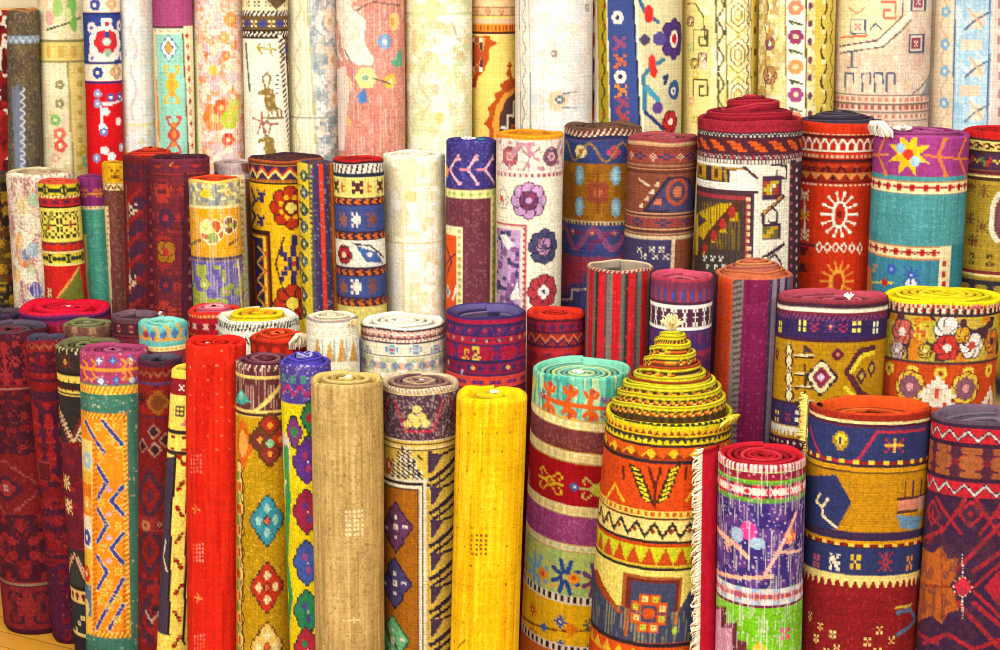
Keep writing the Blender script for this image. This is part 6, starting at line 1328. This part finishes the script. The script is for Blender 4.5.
def p(c):
    c.a[:] = hx('e0d4a8'); c.grid(2.6, .22, '70684c', .32)
    c.poly([(585, -10), (598, -10), (603, 160), (590, 160)], 'f0e4d0')
    for y, a in ((10, '8c3450'), (40, 'd83828'), (66, '503c7c'), (98, '48407c'), (112, 'c82c28')): c.ell(594, y, 4, 9, a)
    c.poly([(597, -10), (606, -10), (612, 160), (601, 160)], 'a8941c'); c.vvine(604, 2.2, 0, 140, 22, '3c3820', 2); c.vdash(604, 3, 5, 140, 18, .25, 'b04830')
    c.poly([(606, -10), (634, -10), (643, 160), (612, 160)], '3c4c88'); c.line([(606.5, -10), (612, 160)], 'e8dcb0', 1.6); c.line([(633, -10), (642, 160)], '203048', 2); c.line([(636, -10), (645, 160)], 'f0e8d0', 2)
    for k, (y, a) in enumerate(((18, 'f4e8d8'), (44, '94486c'), (62, 'c86838'), (77, 'f4ecd0'), (92, 'e08838'), (104, 'a0445c'), (118, 'b04848'))):
        x = 617 + y * .05
        if a[0] == 'f': c.flower(x, y, 7, 6, a, '384468'); c.spr(x, y, [".a.", "aaa", ".a."], 1.8, a='303858')
        else: c.spr(x, y, ["aa..a", ".aaa.", "..aaa", ".aa.a", "aa..."], 2.8, a=a)
    # vine with blossoms
    c.line([(640, 0), (646, 14), (658, 22)], '3c6888', 4); c.line([(645, 110), (644, 76), (652, 66), (664, 60)], '3c7894', 4.5); c.line([(645, 112), (656, 122), (664, 130)], '303c70', 4)
    c.ell(649, 14, 5, 9, 'd83028'); c.ell(652, 62, 4, 7, 'd83c30'); c.ell(654, 72, 4, 6, 'd83028')
    c.flower(675, 39, 20, 8, '54347c', 'f4ecdc', '2c2c48', 0, .3); c.ell(675, 39, 7, 9, 'f0e4d8'); c.ell(675, 39, 4, 5, 'c82430'); c.ell(660, 39, 8, 7, '5c4c94'); c.dia(645, 40, 6, 6, '4c4464', 1.6)
    c.ell(675, 90, 10, 10, '3c5890'); c.ell(674, 91, 4, 4, 'f0e8e0'); c.ell(674, 91, 2, 2, '34344c'); c.line([(665, 84), (668, 76), (664, 78)], '303c60', 4); c.line([(647, 88), (658, 100)], '4c98b8', 6); c.ell(658, 108, 6, 6, '60448c'); c.flower(671, 122, 11, 6, 'c02c30', 'f0e0c8', '5c1c24')
R_('rolled_rug', 'cream rug roll with navy flowered border and purple blossom vine, back row', 639, -30, 92, 152, 0, 'D', 7, p, 'e0d4a8', dict(rim='d8ccb0', cols=['d8ccb0']))
def p(c):
    faded('f2e4a4', (('e8d078', 9, .6, .6), ('f8f0cc', 9, .6, .7)), .3)(c); D_ = '5c5430'
    c.poly([(681, 0), (697, 0), (703, 14), (712, 16), (712, 150), (681, 150)], 'f0dc90'); c.line([(688, 4), (696, 4), (704, 16), (706, 40)], D_, 1.6)
    for y in (40, 90): c.line([(694, y + 12), (694, y - 10), (708, y - 10), (708, y + 6), (700, y + 6), (700, y - 3), (704, y - 3)], D_, 1.8)
    for x, y, a in ((691, 22, 'f0b890'), (690, 48, 'c8d080'), (695, 64, 'd8b848'), (703, 58, 'f0c0a0'), (696, 75, 'e0c050'), (704, 66, 'f4c8b0'), (692, 102, 'f0b088'), (696, 120, 'd8c058'), (706, 122, 'f0c8a8')): c.flower(x, y, 5, 4, a, 'f4e8b8', D_ if x % 2 else None, .785)
    c.line([(716, -5), (720, 150)], D_, 1.5); c.line([(725, -5), (729, 150)], D_, 1.5); c.vvine(721, 3, 0, 145, 26, D_, 2)
    for y in (15, 55, 95):
        for r_ in (11, 7, 3.5): c.line([(738 - r_, y - r_ * .8), (738, y - r_ * 1.7), (738 + r_, y - r_ * .8), (738 + r_, y + r_ * .8), (738, y + r_ * 1.7), (738 - r_, y + r_ * .8), (738 - r_, y - r_ * .8)], 'b89c40' if r_ != 7 else '8c7838', 1.4)
    c.line([(751, -5), (752, 150)], D_, 1.2); c.poly([(752, -5), (760, -5), (760, 150), (753, 150)], 'dcc458'); c.vdash(756, 4, 6, 140, 22, .3, '7c3820'); c.vvine(748, 1.5, 0, 145, 12, D_, 1.4)
R_('rolled_rug', 'pale yellow rug roll with thin dark key-pattern outlines, back row right of the navy-bordered one', 723, -30, 80, 150, 0, 'D', 8, p, 'f2e4a4', dict(rim='f0e4b8', cols=['f0e4b8']))
def p(c):
    faded('ecd890', (('f4ecc8', 8, .58, .8), ('c8a850', 7, .62, .7)), .2)(c); D_ = '5c4c30'
    c.flower(770, 44, 8, 6, '8c5468', 'f4ead0', None); c.flower(772, 12, 8, 6, 'f4ecc0', 'e0b040'); c.flower(770, 76, 9, 6, 'c88c68', 'f0d8a0', '7c5440'); c.vvine(767, 3, 0, 145, 34, D_, 1.6); c.blot('b88838', 5, .64, 0, 140, s1=c.s(780, 60), amt=.7)
    c.poly([(786, -5), (806, -5), (806, 150), (786, 150)], 'f8f0dc'); c.line([(786, -5), (787, 150)], 'a08850', 1.4); c.line([(806, -5), (806, 150)], D_, 1.4)
    for y, a in ((8, 'e88c68'), (37, '9c3c68'), (67, 'f09858'), (95, 'a8487c'), (120, 'e89060')): c.flower(796, y, 8, 6, a, 'f4d8a8'); c.line([(790, y + 13), (802, y + 17)], '50502c', 2); c.line([(790, y + 13), (793, y + 17)], '50502c', 2)
    for k in range(8): c.ell(810, 6 + k * 18, 2.4, 4, '6c3c58')
    c.poly([(815, -5), (835, -5), (835, 150), (815, 150)], 'e0c858'); c.vvine(824, 4, 0, 145, 30, D_, 3); c.vvine(832, 3, 0, 145, 22, '6c5c30', 2); c.vdash(824, 5, 0, 140, 15, .3, 'f4e8a8')
R_('rolled_rug', 'straw-coloured rug roll with a column of pink and orange blossoms, back row', 799, -30, 78, 150, 0, 'D', 4, p, 'ecd890', dict(rim='f0e4b8', cols=['f0e4b8']))
def p(c):
    faded('f0d4b8', (('f4e4d0', 9, .58, .7), ('e8b898', 8, .6, .7), ('d8c0b0', 6, .66, .5)), .35)(c); N_ = '54687c'
    c.poly([(832, -5), (900, -5), (897, 20), (880, 38), (832, 48)], 'f0e4b4'); c.line([(842, 51), (880, 44), (908, 16), (910, -5)], 'f8ecd0', 6); c.line([(842, 47), (878, 41), (902, 16), (903, -5)], '6c6458', 1.8); c.line([(842, 54), (884, 47), (911, 20)], '6c6458', 1.8)
    c.rect(852, 20, 866, 34, 'f4e0c8'); c.line([(852, 20), (866, 20), (866, 34), (852, 34), (852, 20)], N_, 1.5); c.spr(859, 27, ["a.a", ".a.", "a.a"], 2.2, a='e87058'); c.line([(871, 30), (876, 24), (882, 30)], N_, 2); c.line([(882, 2), (896, 2), (896, 18), (884, 18), (884, 10), (890, 10)], 'e06858', 2.2); c.line([(842, 38), (868, 36)], 'e8785c', 2.4); c.line([(850, 8), (858, 14), (866, 8)], 'c8a070', 2)
    for x, y in ((916, 44), (918, 2)):
        c.rect(x - 8, y - 10, x + 8, y + 10, '58647c'); c.rect(x - 6, y - 8, x + 6, y + 8, 'f0dcd0'); c.rect(x - 4.5, y - 6, x + 4.5, y + 6, 'a04858'); c.spr(x, y, ["a.a", ".a.", "a.a"], 2, a='fbf0e4'); 
    for x in (852, 868, 880, 892): c.line([(x - 5, 92), (x - 5, 74), (x + 3, 74), (x + 3, 84)], N_, 2.2)
    c.line([(853, 52), (853, 68)], N_, 2.2); c.line([(849, 52), (858, 52)], N_, 2); c.line([(849, 68), (858, 68)], N_, 1.6); c.line([(884, 66), (884, 56), (892, 56), (892, 64)], 'e0c0a0', 2)
    c.poly([(930, 70), (938, 60), (938, 96), (920, 96)], '98a0a4'); c.line([(912, 94), (936, 68)], '7c8890', 2)
    for y, a in ((95, '8c7464'), (104, '8c7464'), (112, '9c8470'), (121, '8c7464')): c.band(y, y + 1.4, a)
    c.dash(98, 102, 7, .55, 'e08870'); c.dash(106, 110, 7, .55, 'c05c58'); c.dash(115, 119, 7, .5, 'd87868'); c.grid(2.7, .14, '806858', .32)
R_('rolled_rug', 'pale apricot rug roll with faint hooked geometric motifs and red dotted bands, back row', 885, -30, 98, 150, 0, 'D', 5, p, 'f0d4b8', dict(rim='f0dcc0', cols=['f0dcc0']))
def p(c):
    faded('bcdcec', (('d8ecf4', 9, .58, .8), ('98c8e4', 7, .6, .7)), .3)(c); N_ = '506c90'
    c.poly([(925, -5), (956, -5), (953, 160), (922, 160)], 'f4dcb8'); c.poly([(925, -5), (936, -5), (931, 160), (922, 160)], 'e8e4dc'); c.line([(957, -5), (953, 160)], N_, 1.6); c.line([(938, -5), (932, 160)], 'a8b8c0', 1.4); c.vvine(946, 4, 0, 150, 34, 'e0b898', 2)
    for y in (12, 45, 72, 104): c.flower(948 - y * .02, y, 6, 5, '88b8d8', 'f4e8d8')
    for y in (20, 68, 112):
        c.poly([(968, y + 8), (974, y - 8), (986, y - 6), (982, y + 10)], 'f4e0c8'); c.line([(966, y + 10), (976, y), (990, y - 8)], N_, 2); c.line([(970, y - 10), (982, y + 6)], 'e8b890', 2.4)
    c.poly([(962, 40), (982, 40), (982, 50), (962, 50)], 'f4dcc0'); c.poly([(962, 86), (980, 86), (980, 96), (962, 96)], 'f0d0b0'); c.line([(990, -5), (986, 160)], '586c98', 1.8); c.poly([(992, -5), (1010, -5), (1006, 160), (988, 160)], 'f0dcd0'); c.vdash(1000, 6, 0, 150, 18, .5, 'c89090'); c.grid(2.7, .22, '587898', .3)
R_('rolled_rug', 'pale sky-blue rug roll with peach leaf shapes, far right of the back row', 978, -30, 96, 152, 0, 'D', 6, p, 'bcdcec', dict(rim='e0e4e4', cols=['e0e4e4']))
# ------------------------------------------------------------------ setting, light, camera
def structure(name, verts, faces, mat):
    me = bpy.data.meshes.new(name); me.from_pydata(verts, [], faces); me.update(); me.materials.append(mat)
    o = bpy.data.objects.new(name, me); bpy.context.scene.collection.objects.link(o); o['kind'] = 'structure'; return o

def floor_mat():
    m = bpy.data.materials.new('varnished_boards'); m.use_nodes = True; nt = m.node_tree; N, L = nt.nodes, nt.links
    b = N['Principled BSDF']; b.inputs['Roughness'].default_value = .4
    tc = N.new('ShaderNodeTexCoord'); br = N.new('ShaderNodeTexBrick')
    br.inputs['Scale'].default_value = 1.0; br.inputs['Brick Width'].default_value = 1.4; br.inputs['Row Height'].default_value = .11; br.inputs['Mortar Size'].default_value = .002
    br.inputs['Color1'].default_value = (.78, .36, .03, 1); br.inputs['Color2'].default_value = (.66, .28, .03, 1); br.inputs['Mortar'].default_value = (.12, .05, .01, 1)
    mp = N.new('ShaderNodeMapping'); mp.inputs['Rotation'].default_value = (0, 0, 0.5)
    L.new(tc.outputs['Object'], mp.inputs['Vector']); L.new(mp.outputs['Vector'], br.inputs['Vector'])
    no = N.new('ShaderNodeTexNoise'); no.inputs['Scale'].default_value = 8
    mx = N.new('ShaderNodeMix'); mx.data_type = 'RGBA'; mx.blend_type = 'OVERLAY'; mx.inputs['Factor'].default_value = .3
    L.new(br.outputs['Color'], mx.inputs['A']); L.new(no.outputs['Fac'], mx.inputs['B']); L.new(mx.outputs['Result'], b.inputs['Base Color'])
    return m
def plaster():
    m = bpy.data.materials.new('cream_plaster'); m.use_nodes = True; nt = m.node_tree; N, L = nt.nodes, nt.links
    b = N['Principled BSDF']; b.inputs['Roughness'].default_value = .9
    no = N.new('ShaderNodeTexNoise'); no.inputs['Scale'].default_value = 6
    cr = N.new('ShaderNodeValToRGB'); cr.color_ramp.elements[0].color = (.62, .52, .36, 1); cr.color_ramp.elements[1].color = (.74, .64, .46, 1)
    L.new(no.outputs['Fac'], cr.inputs['Fac']); L.new(cr.outputs['Color'], b.inputs['Base Color'])
    return m

ROWMIN = dict(A=5.05, B=5.65, C=6.4, D=7.1)
for row in 'ABCD':
    rs = sorted([r for r in ALL if r.row == row], key=lambda r: r.prio)
    for r in rs: r.place(ROWMIN[row])
for r in ALL: r.build()
far = max(r.d + r.Rm for r in ALL)

fm, pm = floor_mat(), plaster()
W0, W1, Y0, Y1, H = -5.0, 5.0, -1.6, far + .12, 3.4
structure('floor', [(W0, Y0, 0), (W1, Y0, 0), (W1, Y1, 0), (W0, Y1, 0)], [(0, 1, 2, 3)], fm)
structure('wall_back', [(W0, Y1, 0), (W1, Y1, 0), (W1, Y1, H), (W0, Y1, H)], [(0, 1, 2, 3)], pm)

def area(name, loc, target, size, power, col=(1, 1, 1)):
    l = bpy.data.lights.new(name, 'AREA'); l.shape = 'RECTANGLE'; l.size, l.size_y = size; l.energy = power; l.color = col
    o = bpy.data.objects.new(name, l); bpy.context.scene.collection.objects.link(o); o.location = loc
    from mathutils import Vector
    o.rotation_euler = (Vector(target) - Vector(loc)).to_track_quat('-Z', 'Y').to_euler(); return o
area('unseen_light', (-2.4, 1.0, 4.4), (0, 6.0, .8), (3.0, 1.6), 265, (1, .95, .83))
area('unseen_light', (2.0, 1.4, 4.2), (.3, 6.2, .9), (2.4, 1.4), 135, (1, .95, .88))
area('unseen_light', (.2, 4.4, 4.0), (.0, 7.3, 1.9), (4.8, .8), 84, (1, .94, .80))
area('unseen_light', (-.8, -1.2, 2.6), (0, 6.0, .3), (3.0, 1.6), 105, (1, .95, .86))  # fill light added behind the camera to brighten the lower front row
w = bpy.data.worlds.new('World'); bpy.context.scene.world = w; w.use_nodes = True
w.node_tree.nodes['Background'].inputs['Color'].default_value = (1, .95, .88, 1); w.node_tree.nodes['Background'].inputs['Strength'].default_value = .30

cd = bpy.data.cameras.new('Camera'); cd.sensor_width = 36; cd.lens = 36 * F / 1000; cd.clip_start = .05
cam = bpy.data.objects.new('Camera', cd); bpy.context.scene.collection.objects.link(cam)
cam.location = (0, 0, CAM_Z); cam.rotation_euler = (math.pi / 2 - PITCH, 0, 0)
bpy.context.scene.camera = cam
try: bpy.context.scene.cycles.filter_width = 1.1
except Exception: pass
vs = bpy.context.scene.view_settings; vs.view_transform = 'Standard'; vs.look = 'None'; vs.exposure = 0.16; vs.gamma = 1.0
